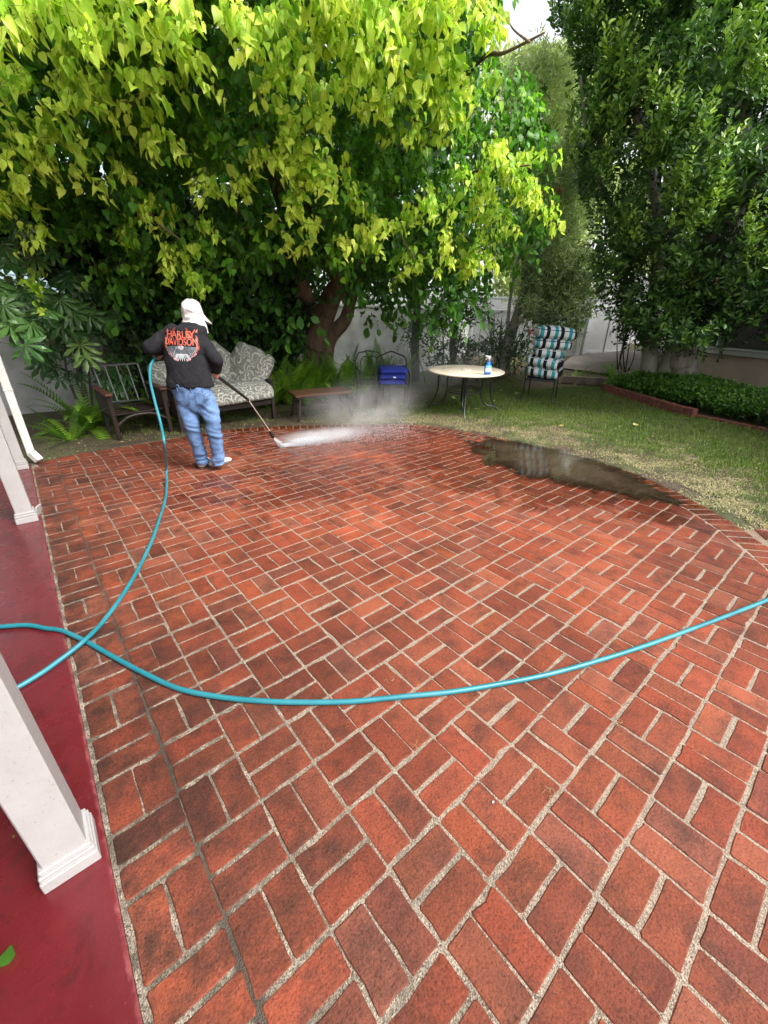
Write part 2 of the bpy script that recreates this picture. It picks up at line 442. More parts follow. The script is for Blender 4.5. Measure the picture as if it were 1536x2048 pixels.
MAT['dark_wood'] = wood('dark_stained_wood', (0.010, 0.006, 0.005), (0.032, 0.018, 0.013))
MAT['red_wood'] = wood('reddish_wood', (0.06, 0.022, 0.014), (0.15, 0.055, 0.032))
MAT['table_wood'] = wood('brown_table_wood', (0.06, 0.026, 0.013), (0.15, 0.066, 0.029), 0.35)
MAT['grey_metal'] = simple('grey_painted_metal', (0.07, 0.078, 0.078), 0.45, 0.2, 20, 0.1, 60, metal=0.2)
MAT['iron'] = simple('black_wrought_iron', (0.012, 0.012, 0.013), 0.38, 0.3, 20, 0.15, 80, spec=0.6)
MAT['grey_iron'] = simple('weathered_grey_iron', (0.05, 0.065, 0.062), 0.5, 0.2, 20, 0.15, 80)
def stone_top():
    m = NM('travertine_top')
    c = m.ramp(m.tex(5, 7, 0.7, 'obj', 0.6), [(0.25, (0.50, 0.40, 0.29)), (0.5, (0.76, 0.66, 0.52)), (0.75, (0.85, 0.78, 0.67))])
    ln = m.n('ShaderNodeVectorMath', operation='LENGTH'); m.t.links.new(m.co('obj'), ln.inputs[0])
    ring = m.math('SINE', m.math('MULTIPLY', ln.outputs['Value'], 48))
    c = m.mix(m.math('MULTIPLY', m.ramp(ring, [(0.80, 0.0), (0.98, 0.35)]), 1.0), c, (0.36, 0.25, 0.16))
    c = m.mix(m.ramp(m.tex(40, 5, 0.7), [(0.62, 0.0), (0.7, 0.6)]), c, (0.3, 0.2, 0.13))
    return m.done(m.bsdf(c, 0.35, m.bump(m.tex(60, 4), 0.2, 0.003), 0.5))
MAT['stone_top'] = stone_top()
MAT['blue_cushion'] = simple('royal_blue_canvas', (0.012, 0.028, 0.26), 0.85, 0.15, 30, 0.4, 200)
MAT['navy'] = simple('navy_cloth', (0.01, 0.012, 0.06), 0.85, 0.15, 30, 0.4, 200)
MAT['tag'] = simple('white_tag', (0.8, 0.8, 0.8), 0.6, 0.02)
def striped():
    m = NM('striped_canvas')
    sx = m.n('ShaderNodeSeparateXYZ'); m.t.links.new(m.co('obj'), sx.inputs[0])
    fr = m.math('FRACT', m.math('ADD', m.math('DIVIDE', sx.outputs[0], 0.25), 20.25))
    W_, T_, K_ = (0.60, 0.61, 0.60), (0.020, 0.27, 0.32), (0.008, 0.012, 0.022)
    c = m.ramp(fr, [(0, T_), (0.22, (0.02, 0.1, 0.12)), (0.232, W_), (0.30, (0.2, 0.2, 0.2)), (0.312, W_), (0.40, K_), (0.66, W_), (0.72, (0.2, 0.2, 0.2)), (0.732, W_), (0.86, (0.25, 0.3, 0.3)), (0.872, W_), (0.985, (0.02, 0.1, 0.12))], 'CONSTANT')
    return m.done(m.bsdf(c, 0.85, m.bump(m.tex(240, 3), 0.35, 0.003), 0.25))
MAT['striped'] = striped()
def floral():
    m = NM('floral_upholstery'); co = m.co('obj')
    bgc = m.ramp(m.tex(4, 3), [(0.3, (0.15, 0.15, 0.135)), (0.7, (0.23, 0.235, 0.215))])
    lite = (0.50, 0.50, 0.43)
    total = None
    for sc_, off in ((5.2, 0.0), (9.5, 3.7)):
        mp = m.n('ShaderNodeMapping'); mp.inputs['Location'].default_value = (off, off, off); m.t.links.new(co, mp.inputs[0])
        v = m.n('ShaderNodeTexVoronoi', {'Scale': sc_, 'Randomness': 0.55}); m.t.links.new(mp.outputs[0], v.inputs['Vector'])
        scl = m.n('ShaderNodeVectorMath', operation='SCALE'); scl.inputs['Scale'].default_value = 1.0; m.t.links.new(mp.outputs[0], scl.inputs[0])
        df = m.n('ShaderNodeVectorMath', operation='SUBTRACT'); m.t.links.new(scl.outputs[0], df.inputs[0]); m.t.links.new(v.outputs['Position'], df.inputs[1])
        sp = m.n('ShaderNodeSeparateXYZ'); m.t.links.new(df.outputs[0], sp.inputs[0])
        ang = m.math('ARCTAN2', m.math('ADD', sp.outputs[1], sp.outputs[2]), sp.outputs[0])
        d = v.outputs['Distance']
        petals = m.math('SINE', m.math('ADD', m.math('MULTIPLY', ang, 5.0 if off == 0 else 3.0), m.math('MULTIPLY', d, 16.0)))
        band = m.ramp(petals, [(0.62, 0.0), (0.70, 1.0)])
        ringm = m.ramp(d, [(0.10, 0.0), (0.14, 1.0), (0.62, 1.0), (0.68, 0.0)])
        cen = m.ramp(d, [(0.07, 1.0), (0.09, 0.0)])
        k = m.math('MAXIMUM', m.math('MULTIPLY', band, ringm), cen)
        k = m.math('MULTIPLY', k, 1.0 if off == 0 else 0.45)
        total = k if total is None else m.math('MAXIMUM', total, k)
    c = m.mix(total, bgc, lite)
    return m.done(m.bsdf(c, 0.9, m.bump(m.tex(220, 3), 0.3, 0.003), 0.2))
MAT['floral'] = floral()
def bark(name, a, b, scale=9, co='pos'):
    m = NM(name)
    mp = m.n('ShaderNodeMapping'); mp.inputs['Scale'].default_value = (1, 1, 0.25); m.t.links.new(m.co(co), mp.inputs[0])
    w = m.n('ShaderNodeTexNoise', {'Scale': scale*1.0, 'Detail': 9.0, 'Roughness': 0.7, 'Distortion': 0.4}); m.t.links.new(mp.outputs[0], w.inputs['Vector'])
    c = m.ramp(w.outputs['Fac'], [(0.3, a), (0.7, b)])
    return m.done(m.bsdf(c, 0.85, m.bump(w.outputs['Fac'], 0.8, 0.03), 0.3))
MAT['bark_brown'] = bark('brown_bark', (0.07, 0.045, 0.03), (0.24, 0.16, 0.11), 12)
MAT['bark_grey'] = bark('grey_ficus_bark', (0.20, 0.18, 0.15), (0.46, 0.43, 0.37), 5)
MAT['bark_dark'] = bark('dark_bark', (0.030, 0.026, 0.022), (0.11, 0.095, 0.08), 14)
MAT['twig'] = simple('green_twig', (0.16, 0.15, 0.05), 0.7, 0.2)
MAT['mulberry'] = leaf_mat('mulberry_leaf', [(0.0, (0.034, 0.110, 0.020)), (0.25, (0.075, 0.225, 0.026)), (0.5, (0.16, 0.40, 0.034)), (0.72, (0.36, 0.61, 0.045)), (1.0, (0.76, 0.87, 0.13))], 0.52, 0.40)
MAT['ficus'] = leaf_mat('ficus_leaf', [(0.0, (0.024, 0.062, 0.020)), (0.4, (0.052, 0.135, 0.030)), (0.75, (0.12, 0.25, 0.038)), (1.0, (0.30, 0.46, 0.06))], 0.25, 0.33, 0.5)
MAT['oleander'] = leaf_mat('greygreen_leaf', [(0.0, (0.09, 0.15, 0.07)), (0.4, (0.28, 0.38, 0.19)), (0.75, (0.50, 0.62, 0.30)), (1.0, (0.70, 0.78, 0.34))], 0.40, 0.5)
MAT['dark_leaf'] = leaf_mat('dark_hedge_leaf', [(0.0, (0.016, 0.042, 0.014)), (0.5, (0.045, 0.105, 0.026)), (1.0, (0.13, 0.24, 0.05))], 0.25, 0.45)
MAT['fatsia'] = leaf_mat('fatsia_leaf', [(0.0, (0.018, 0.065, 0.018)), (0.5, (0.065, 0.17, 0.040)), (1.0, (0.27, 0.40, 0.10))], 0.22, 0.28, 0.5)
MAT['fern'] = leaf_mat('fern_leaf', [(0.0, (0.06, 0.15, 0.016)), (0.5, (0.16, 0.34, 0.025)), (1.0, (0.34, 0.54, 0.05))], 0.35, 0.5)
MAT['box_leaf'] = leaf_mat('groundcover_leaf', [(0.0, (0.016, 0.055, 0.010)), (0.5, (0.060, 0.17, 0.022)), (1.0, (0.22, 0.44, 0.05))], 0.25, 0.28, 0.55)
MAT['grass'] = leaf_mat('grass_blade', [(0.0, (0.07, 0.15, 0.018)), (0.4, (0.18, 0.27, 0.045)), (0.6, (0.30, 0.33, 0.09)), (0.8, (0.34, 0.31, 0.15)), (1.0, (0.50, 0.43, 0.27))], 0.3, 0.6)
MAT['red_flower'] = simple('red_flower', (0.5, 0.01, 0.04), 0.5, 0.1)

# ------------------------------------------------------------------ ground
OUT = [(0.0, 4.80), (0.44, 4.88), (0.9, 4.90), (1.4, 4.93), (1.8, 4.99), (2.25, 5.0), (2.62, 4.90), (3.07, 4.70), (3.5, 4.46), (4.0, 4.18), (4.44, 3.85),
       (4.84, 3.42), (5.06, 2.84), (5.21, 2.0), (5.26, 1.25), (5.18, 0.56), (4.98, 0.04), (4.63, -0.47), (4.36, -0.78), (3.95, -1.14), (3.5, -1.45), (3.0, -1.75), (2.4, -2.05), (1.6, -2.3)]
def inward(poly, dist):
    res = []
    for i, p in enumerate(poly):
        a = Vector(poly[max(i-1, 0)]); b = Vector(poly[min(i+1, len(poly)-1)])
        t = (b-a).normalized(); n = Vector((t.y, -t.x))       # to the right of travel: travelling clockwise = inside
        res.append((p[0]+n.x*dist, p[1]+n.y*dist))
    return res
BORD = 0.215
INN = inward(OUT, BORD)
def hull(pts):
    pts = sorted(set((round(x, 5), round(y, 5)) for x, y in pts))
    def half(ps):
        h = []
        for p in ps:
            while len(h) > 1 and (h[-1][0]-h[-2][0])*(p[1]-h[-2][1])-(h[-1][1]-h[-2][1])*(p[0]-h[-2][0]) <= 0: h.pop()
            h.append(p)
        return h
    a = half(pts); b = half(pts[::-1]); return a[:-1]+b[:-1]
FIELD = hull([(0.010, -2.6), (0.010, INN[0][1])]+[p for p in INN if p[0] > 0.01]+[(1.3, -2.6)])
WHOLE = [(-0.004, -2.7), (-0.004, 4.8)]+OUT[1:]+[(1.4, -2.7)]
def inside(poly, x, y):
    c = False; n = len(poly)
    for i in range(n):
        x1, y1 = poly[i]; x2, y2 = poly[(i+1) % n]
        if (y1 > y) != (y2 > y) and x < (x2-x1)*(y-y1)/(y2-y1)+x1: c = not c
    return c
def pdist(x, y):
    return min(math.hypot(x-px, y-py) for px, py in OUTD)
OUTD = [(a[0]+(b[0]-a[0])*k/6, a[1]+(b[1]-a[1])*k/6) for a, b in zip(OUT, OUT[1:]) for k in range(6)]
gx = np.concatenate([np.linspace(-120, -4, 10), np.arange(-3.6, 14, 0.14), np.linspace(15, 140, 14)])
gy = np.concatenate([np.linspace(-120, -5, 10), np.arange(-4.6, 11, 0.14), np.linspace(12, 140, 14)])
Vg = []
for y in gy:
    for x in gx:
        if inside(WHOLE, x, y) or (x < 0 and y < 4.75 and x > -5): z = -0.06
        else:
            z = gz(min(x, 16), min(y, 16)) if x > -6 else -0.02
            z += 0.012*noise.noise(Vector((x*2.1, y*2.1, 0)))
            z = min(z, -0.008) if pdist(x, y) < 0.35 else z
        Vg.append((x, y, z))
nx = len(gx)
Fg = [(j*nx+i, j*nx+i+1, (j+1)*nx+i+1, (j+1)*nx+i) for j in range(len(gy)-1) for i in range(nx-1)]
ground = link('ground', npmesh('ground', Vg, Fg, smooth=True), None, MAT['soil'])
tag(ground, 'bare brown soil and lawn ground around the brick patio', None, None, 'structure')

# ------------------------------------------------------------------ brick patio
patio = empty('brick_patio', (0, 0, 0), 0, 'red brick patio in a basket weave of paired bricks', None, None, 'structure')
mbd = MB(); mbd.prism(hull(WHOLE)[::1], -0.05, -0.0035)
# walk leaving the patio towards the right
WALK = [(4.36, -0.78), (4.75, -1.02), (5.1, -1.5), (4.6, -2.6), (3.0, -2.9), (2.4, -2.05), (3.0, -1.75), (3.5, -1.45), (3.95, -1.14)]
mbd.build('mortar_bed', MAT['mortar'], patio)
mbw = MB(); mbw.prism(WALK[::-1], -0.05, -0.0040); mbw.build('mortar_bed', MAT['mortar'], patio)

def clip(poly, cl):
    outp = poly
    for i in range(len(cl)):
        a = cl[i]; b = cl[(i+1) % len(cl)]
        inp = outp; outp = []
        if not inp: return []
        f = lambda p: (b[0]-a[0])*(p[1]-a[1])-(b[1]-a[1])*(p[0]-a[0])
        for k in range(len(inp)):
            p = inp[k]; q = inp[(k+1) % len(inp)]; fp, fq = f(p), f(q)
            if fp >= 0: outp.append(p)
            if (fp >= 0) != (fq >= 0):
                t = fp/(fp-fq); outp.append((p[0]+(q[0]-p[0])*t, p[1]+(q[1]-p[1])*t))
    return outp
def area(p): return 0.5*sum(p[i][0]*p[(i+1) % len(p)][1]-p[(i+1) % len(p)][0]*p[i][1] for i in range(len(p)))
def brick_shape(poly, fine=True):
    """poly CCW around its centre -> verts, faces; worn arrises, uneven outline"""
    pts = []
    n = len(poly)
    for i in range(n):
        a = Vector(poly[i]); b = Vector(poly[(i+1) % n]); L = (b-a).length
        if L < 0.004: continue
        k = 1 if not fine else (3 if L > 0.15 else 2)
        c0 = min(0.006, L*0.2)
        d = (b-a)/L; nn = Vector((d.y, -d.x))
        pts.append(a+d*c0)
        for q in range(1, k): pts.append(a+(b-a)*q/k+nn*random.uniform(-0.0022, 0.0012))
        pts.append(b-d*c0)
    m = len(pts)
    cx_ = sum(p.x for p in pts)/m; cy_ = sum(p.y for p in pts)/m
    cc_ = Vector((cx_, cy_)); pts = [p+Vector((random.uniform(-0.0014, 0.0014), random.uniform(-0.0014, 0.0014)))+((cc_-p).normalized()*random.uniform(0.003, 0.008) if random.random() < 0.09 else Vector((0, 0))) for p in pts]
    tx, ty = random.uniform(-0.006, 0.006), random.uniform(-0.006, 0.006); z0 = random.uniform(-0.0016, 0.0008)
    V = [(p.x, p.y, -0.02) for p in pts]+[(p.x, p.y, z0-0.0032+p.x*0) for p in pts]
    for p in pts:
        c = Vector((cx_, cy_)); r = (p-c); L = r.length; q = c+r*(1-0.0036/max(L, 0.01))
        V.append((q.x, q.y, z0+random.uniform(-0.0006, 0.0004)+tx*(q.x-cx_)+ty*(q.y-cy_)))
    V.append((cx_, cy_, z0+0.0007))
    F = []
    for i in range(m):
        j = (i+1) % m
        F += [(i, j, m+j, m+i), (m+i, m+j, 2*m+j, 2*m+i)]
    T = [(2*m+i, 2*m+(i+1) % m, 3*m) for i in range(m)]
    return V, F+T
def rect(cx_, cy_, w, h): return [(cx_-w/2, cy_-h/2), (cx_+w/2, cy_-h/2), (cx_+w/2, cy_+h/2), (cx_-w/2, cy_+h/2)]
CX, CY = 0.213, 0.213*1.0199
bricks = []          # (centre, polygon relative or None for a whole one, rotation)
for i in range(0, 26):
    for j in range(-14, 26):
        x0, y0 = i*CX, j*CY
        yy = y0 - (0.016 if i == 0 else 0.0)
        jit = lambda s=0.0014: random.gauss(0, s)
        if (i-j-1) % 2 == 0:        # pair lying along X
            for k in (0, 1):
                bricks.append((x0+CX/2+jit(), yy+CY*(0.25+0.5*k)+(0.001 if k else -0.001)+jit(), 0))
        else:
            for k in (0, 1):
                bricks.append((x0+CX*(0.25+0.5*k)+jit(), yy+CY/2+jit(), 1))
entries = []
for cx_, cy_, o in bricks:
    w, h = (0.2050, 0.0970) if o == 0 else (0.1000, 0.2025)
    p = clip(rect(cx_, cy_, w, h), FIELD)
    if len(p) < 3 or area(p) < 0.0012: continue
    whole = area(p) > 0.985*w*h
    entries.append([cx_, cy_, o, None if whole else p, whole])
# soldier course along the curved edge
arc = [Vector(p) for p in OUT]; seg = [0.0]
fine_arc = []
for a, b, c, d in zip([arc[0]]+arc[:-2], arc[:-1], arc[1:], arc[2:]+[arc[-1]]):
    for k in range(24):
        t = k/24; fine_arc.append(0.5*((2*b)+(c-a)*t+(2*a-5*b+4*c-d)*t*t+(3*b-a-3*c+d)*t**3))
cum = [0.0]
for a, b in zip(fine_arc, fine_arc[1:]): cum.append(cum[-1]+(b-a).length)
def on_arc(s):
    k = int(np.searchsorted(cum, s)); k = min(max(k, 1), len(fine_arc)-2)
    a, b = fine_arc[k-1], fine_arc[k]; u = (s-cum[k-1])/max(1e-6, cum[k]-cum[k-1])
    p = a+(b-a)*u; t = (fine_arc[k+1]-fine_arc[k-2 if k > 1 else 0]).normalized()
    return p, Vector((t.y, -t.x))
s = 0.02
while s < cum[-1]-0.2:
    wdt = 0.195 if s < 1.9 else 0.104
    p0, n0 = on_arc(s+0.005); p1, n1 = on_arc(s+wdt-0.005)
    dz = random.uniform(-0.006, 0.006)
    poly = [p0+n0*(0.204+dz), p1+n1*(0.204+dz), p1+n1*(0.006+dz), p0+n0*(0.006+dz)]
    poly = [tuple(q) for q in poly]
    if area(poly) < 0: poly = poly[::-1]
    if min(q[0] for q in poly) > 0.002: entries.append([sum(q[0] for q in poly)/4, sum(q[1] for q in poly)/4, 2, poly, False])
    s += wdt+0.004
# running bond of the walk
ang = math.radians(33)
for i in range(-12, 30):
    for j in range(-30, 30):
        u, v = i*0.213+(0.106 if j % 2 else 0), j*0.107
        cx_, cy_ = 4.0+u*math.cos(ang)-v*math.sin(ang), -1.3+u*math.sin(ang)+v*math.cos(ang)
        if not inside(WALK, cx_, cy_): continue
        R2 = [(cx_+a*math.cos(ang)-b*math.sin(ang), cy_+a*math.sin(ang)+b*math.cos(ang)) for a, b in rect(0, 0, 0.2, 0.095)]
        if not any(inside(WHOLE, *q) for q in R2): entries.append([cx_, cy_, 3, R2, False])
def screen(x, y, z=0.0):
    q = Vector((x, y, z))-CAMP; d = q.dot(_f)
    return (768+FPX*q.dot(_R)/d, 1024-FPX*q.dot(_U)/d, d) if d > 0.05 else (-9e3, -9e3, d)
def shown(e):
    sx_, sy_, d = screen(e[0], e[1])
    if not (-60 < sx_ < 1596 and 0 < sy_ < 2110): return 0
    return 1/d**3*(1 if e[4] else 0.8)
entries.sort(key=shown, reverse=True)
variants = []
for o in (0, 1):
    for k in range(9):
        w, h = (0.2050, 0.0970) if o == 0 else (0.1000, 0.2025)
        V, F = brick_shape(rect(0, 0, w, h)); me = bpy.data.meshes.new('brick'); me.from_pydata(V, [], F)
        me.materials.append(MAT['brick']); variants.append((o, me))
rest_v, rest_f, rest_r = [], [], []
for n, e in enumerate(entries):
    if n < 298:
        if e[4]:
            me = random.choice([v for v in variants if v[0] == e[2]])[1]
        else:
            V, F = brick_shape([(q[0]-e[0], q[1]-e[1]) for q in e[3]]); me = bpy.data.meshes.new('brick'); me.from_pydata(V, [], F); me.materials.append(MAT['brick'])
        b = link('brick', me, patio); b.location = (e[0], e[1], random.uniform(-0.0008, 0.0010))
        if e[4]: b.rotation_euler = (0, 0, random.choice((0, math.pi))+random.gauss(0, 0.005))
    else:
        poly = e[3] if e[3] else rect(e[0], e[1], *((0.2050, 0.0970) if e[2] == 0 else (0.1000, 0.2025)))
        V, F = brick_shape([(q[0]-e[0], q[1]-e[1]) for q in poly], False)
        k = len(rest_v); rest_v += [(v[0]+e[0], v[1]+e[1], v[2]) for v in V]; rest_f += [tuple(k+i for i in f) for f in F]
        rest_r += [random.random()]*len(V)
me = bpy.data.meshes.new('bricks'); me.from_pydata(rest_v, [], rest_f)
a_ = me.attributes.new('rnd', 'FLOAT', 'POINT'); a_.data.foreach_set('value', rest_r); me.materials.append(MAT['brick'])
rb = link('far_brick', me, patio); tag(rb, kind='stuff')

# ------------------------------------------------------------------ puddle
def puddle_material():
    m = NM('muddy_water'); geo = m.co('pos')
    ed = m.n('ShaderNodeAttribute', attribute_name='edge').outputs['Fac']
    k = m.math('ADD', ed, m.math('MULTIPLY', m.math('SUBTRACT', m.tex(4, 8, 0.72, 'pos', 0.4), 0.5), 1.7))
    al = m.ramp(k, [(0.22, 0.0), (0.55, 0.22), (1.2, 0.62)])
    mud = m.mix(m.tex(3, 4, 0.6, 'pos'), (0.060, 0.042, 0.026), (0.115, 0.085, 0.055))
    p = m.n('ShaderNodeBsdfDiffuse'); m.t.links.new(mud, p.inputs['Color'])
    tr = m.n('ShaderNodeBsdfTransparent')
    mx = m.n('ShaderNodeMixShader'); m.t.links.new(al, mx.inputs[0]); m.t.links.new(tr.outputs[0], mx.inputs[1]); m.t.links.new(p.outputs[0], mx.inputs[2])
    gl = m.n('ShaderNodeBsdfGlossy', {'Roughness': 0.015})
    m.t.links.new(m.bump(m.tex(22, 3, 0.5, 'pos'), 0.05, 0.01), gl.inputs['Normal'])
    fr = m.n('ShaderNodeFresnel', {'IOR': 2.1})
    film = m.math('MULTIPLY', fr.outputs[0], m.ramp(k, [(0.18, 0.0), (0.36, 1.0)]))
    m2 = m.n('ShaderNodeMixShader'); m.t.links.new(film, m2.inputs[0]); m.t.links.new(mx.outputs[0], m2.inputs[1]); m.t.links.new(gl.outputs[0], m2.inputs[2])
    return m.done(m2.outputs[0])
MAT['puddle'] = puddle_material()
PUD = [(5.12, 2.62), (5.36, 2.0), (5.42, 1.3), (5.34, 0.62), (5.12, 0.08), (4.78, -0.42), (4.50, -0.60), (4.30, -0.30), (4.20, 0.1), (4.05, 0.55), (3.90, 0.95), (3.95, 1.4), (4.05, 1.85), (4.35, 2.25), (4.7, 2.6)]
pc = (4.75, 1.1); V = []; F = []; E_ = []
R_ = 14
for r in range(R_+1):
    for k in range(len(PUD)*4):
        i = k//4; t = (k % 4)/4; a = PUD[i]; b = PUD[(i+1) % len(PUD)]; c_ = ((1-r/R_))
        ex, ey = a[0]+(b[0]-a[0])*t, a[1]+(b[1]-a[1])*t
        V.append((pc[0]+(ex-pc[0])*r/R_, pc[1]+(ey-pc[1])*r/R_, 0.0045)); E_.append((1-r/R_)*1.6)
n_ = len(PUD)*4
for r in range(R_):
    for k in range(n_): F.append((r*n_+k, r*n_+(k+1) % n_, (r+1)*n_+(k+1) % n_, (r+1)*n_+k))
pud = link('puddle', npmesh('puddle', V, F, {'edge': E_}, True), None, MAT['puddle'])
tag(pud, 'muddy brown puddle lying over the curved far edge of the brick patio', None, None, 'structure')

# ------------------------------------------------------------------ porch
m = MB(); m.bbox((-2.0, 1.0, -0.04), (3.99, 7.5, 0.104), 0.006); m.build('porch_floor', MAT['porch'], None, label='glossy dark red painted porch floor beside the bricks', kind='structure')
m = MB(); m.box((-1.97, 1.0, 2.86), (4.2, 8.4, 0.12)); m.build('porch_roof', MAT['white_clean'], None, label='porch roof over the red floor', kind='structure')
m = MB(); m.box((-0.09, 1.0, 2.70), (0.12, 8.0, 0.18)); m.build('porch_beam', MAT['white_clean'], None, label='white beam carried by the porch posts', kind='structure')
m = MB(); m.box((-4.1, 1.0, 1.35), (0.12, 8.0, 2.9)); m.build('porch_wall', MAT['white_clean'], None, label='house wall behind the porch', kind='structure')
def porch_post(y, x=-0.092, w=0.108, label='', chipped=False, s=1.0):
    t = empty('porch_post', (x, y, 0.012), 0, label, 'post', 'white porch posts along the edge of the red floor')
    m = MB(); m.bbox((0, 0, 1.30), (w, w, 2.58), 0.004); m.build('shaft', MAT['white'], t)
    b = MB()
    for z0, z1, e in ((0.0, 0.046, 0.027), (0.046, 0.052, 0.019), (0.052, 0.068, 0.022), (0.068, 0.074, 0.012), (0.074, 0.086, 0.015)):
        b.bbox((0, 0, (z0+z1)/2), (w+2*e*0.6, w+2*e*0.6, (z1-z0)), 0.003)
    b.build('base_moulding', MAT['white'], t)
    return t
porch_post(0.0, label='nearest white porch post, its moulded base standing on the red floor')
p2 = porch_post(2.98, label='middle white porch post with a loose strip of trim at its base')
m = MB(); m.bbox((0.082, 0.035, 0.05), (0.014, 0.07, 0.085), 0.003, Matrix.Rotation(-0.45, 3, 'Z')@Matrix.Rotation(0.25, 3, 'Y')); m.build('loose_trim', MAT['white'], p2)
porch_post(4.60, label='farthest white porch post at the porch corner, next to the downspout')
d_ = empty('downspout', (0.03, 4.78, 0.0), 0, 'mildewed pale downspout running down beside the farthest porch post', 'downspout')
m = MB(); m.bbox((0.0, 0, 1.35), (0.075, 0.06, 2.5), 0.006); m.build('pipe', MAT['downspout'], d_)
m = MB(); m.bbox((0.0, 0, 0.80), (0.083, 0.068, 0.02), 0.004); m.build('pipe_band', MAT['downspout'], d_)
m = MB(); m.bar((0, 0, 0.12), (0.05, -0.05, 0.03), 0.08, 0.06, bev=0.005); m.build('outlet', MAT['downspout'], d_)

# ------------------------------------------------------------------ garden wall, fence and gate
wall = empty('garden_wall', (3.5, 7.7, 0), 0, 'long pale garden wall behind the ferns, trees and loveseat', 'wall')
for k in range(6):
    x0 = -4.3+k*2.55
    m = MB(); m.bbox((x0+1.27-3.5, 0, 0.78), (2.538, 0.12, 1.98), 0.006); m.build('wall_panel', MAT['stucco_wall'], wall)
    m = MB(); m.bbox((x0+1.27-3.5, 0, 1.80), (2.546, 0.16, 0.05), 0.006); m.build('wall_cap', MAT['stucco_wall'], wall)
def lattice_bm(L, h):
    m = MB(); st = 0.055; th = 0.008; n = int((L+h)/st)
    for dr in (1, -1):
        for k in range(n+1):
            u0 = -h+k*st
            a = (u0, 0.0); b = (u0+h, h)
            lo = max(0, -u0); hi = min(h, L-u0)
            if hi-lo < 0.02: continue
            xa, za = u0+lo, lo; xb, zb = u0+hi, hi
            if dr < 0: xa, xb = L-xa, L-xb
            m.bar((xa, 0.004*dr, za), (xb, 0.004*dr, zb), 0.012, th)
    return m
def fence_run(name, A, B, zb, ztop, zlat, label, cat, posts=True, up=0.0):
    A = Vector((A[0], A[1], 0)); B = Vector((B[0], B[1], 0)); L = (B-A).length; rz = math.atan2(B.y-A.y, B.x-A.x)
    t = empty(name, (A.x, A.y, zb), rz, label, cat)
    H = ztop-zb; HL = zlat-zb
    m = MB(); m.bbox((L/2, 0, H/2+0.03), (L-0.1, 0.05, H-0.10), 0.004); m.build('panel', MAT['white_clean'], t)
    for z_ in (0.06, H, HL): m = MB(); m.bbox((L/2, 0, z_), (L-0.09, 0.075, 0.07), 0.006); m.build('rail', MAT['white_clean'], t)
    lt = lattice_bm(L-0.12, HL-H-0.05); o = lt.build('lattice', MAT['white_clean'], t); o.location = (0.06, 0, H+0.02)
    for x_ in ((0, L) if posts else (0,)):
        m = MB(); m.bbox((x_, 0, (HL+0.1)/2), (0.12, 0.12, HL+0.10), 0.006); m.build('post', MAT['white_clean'], t)
    return t
GA, GB, GC = at(1166, 700, 13.6), at(1208, 700, 14.0), at(1246, 700, 14.6)
fence_run('vinyl_fence', (11.05, 7.62), (GA.x-0.1, GA.y+0.1), 0.35, 1.80, 2.12, 'white vinyl fence with a lattice top left of the gate', 'fence')
zg = 0.70
gt = fence_run('garden_gate', (GA.x, GA.y), (GC.x, GC.y), zg, 1.86, 2.14, 'white vinyl gate with a lattice strip along its top', 'gate')
Lg = math.hypot(GC.x-GA.x, GC.y-GA.y)
m = MB(); m.bbox((Lg*0.50, -0.035, 0.60), (0.055, 0.03, 1.2), 0.005); m.build('stile', MAT['white_clean'], gt)
m = MB(); m.bbox((Lg*0.60, -0.06, 0.62), (0.05, 0.03, 0.12), 0.005); m.build('latch', MAT['iron'], gt)
upf = fence_run('lattice_screen', (GB.x+0.3, GB.y+0.9), (GB.x+2.6, GB.y-0.2), 0.75, 2.1, 2.75, 'taller white lattice screen standing behind the gate', 'fence')

# path, step and stump in front of the gate
m = MB(); c1 = [on(1148, 722), on(1290, 742), on(1300, 722), on(1236, 700), on(1170, 712)]
pa_, pb_, pc_, pd_ = at(1125, 700, 11.9), at(1300, 700, 11.7), at(1300, 700, 14.6), at(1150, 700, 13.6)
V = []; F = []
for i in range(9):
    for j_ in range(9):
        q = pa_.lerp(pb_, i/8).lerp(pd_.lerp(pc_, i/8), j_/8); V.append((q.x, q.y, gz(q.x, q.y)+0.03))
m.add(V, [(i*9+j_, (i+1)*9+j_, (i+1)*9+j_+1, i*9+j_+1) for i in range(8) for j_ in range(8)])
m.build('path', MAT['concrete'], None, label='pale concrete path in front of the white gate', kind='structure')
a, b = at(1130, 745, 10.9), at(1275, 742, 10.7)
m = MB(); m.bar((a.x, a.y, 0.30), (b.x, b.y, 0.34), 0.14, 0.16, bev=0.01); m.build('timber_edging', MAT['tie'], None, label='weathered timber edging between lawn and gate path', cat='edging')

# ------------------------------------------------------------------ house on the right
FW = Vector((math.cos(YAW), math.sin(YAW), 0)); RT = Vector((math.sin(YAW), -math.cos(YAW), 0)); C0 = Vector((CAMP.x, CAMP.y, 0))
def cw(lat, fwd, z=0.0): p = C0+RT*lat+FW*fwd; return Vector((p.x, p.y, z))
hs = empty('pink_house', tuple(cw(7.35, 8.0)), YAW, 'pink stucco house with a white sill behind the ficus tree', 'house')
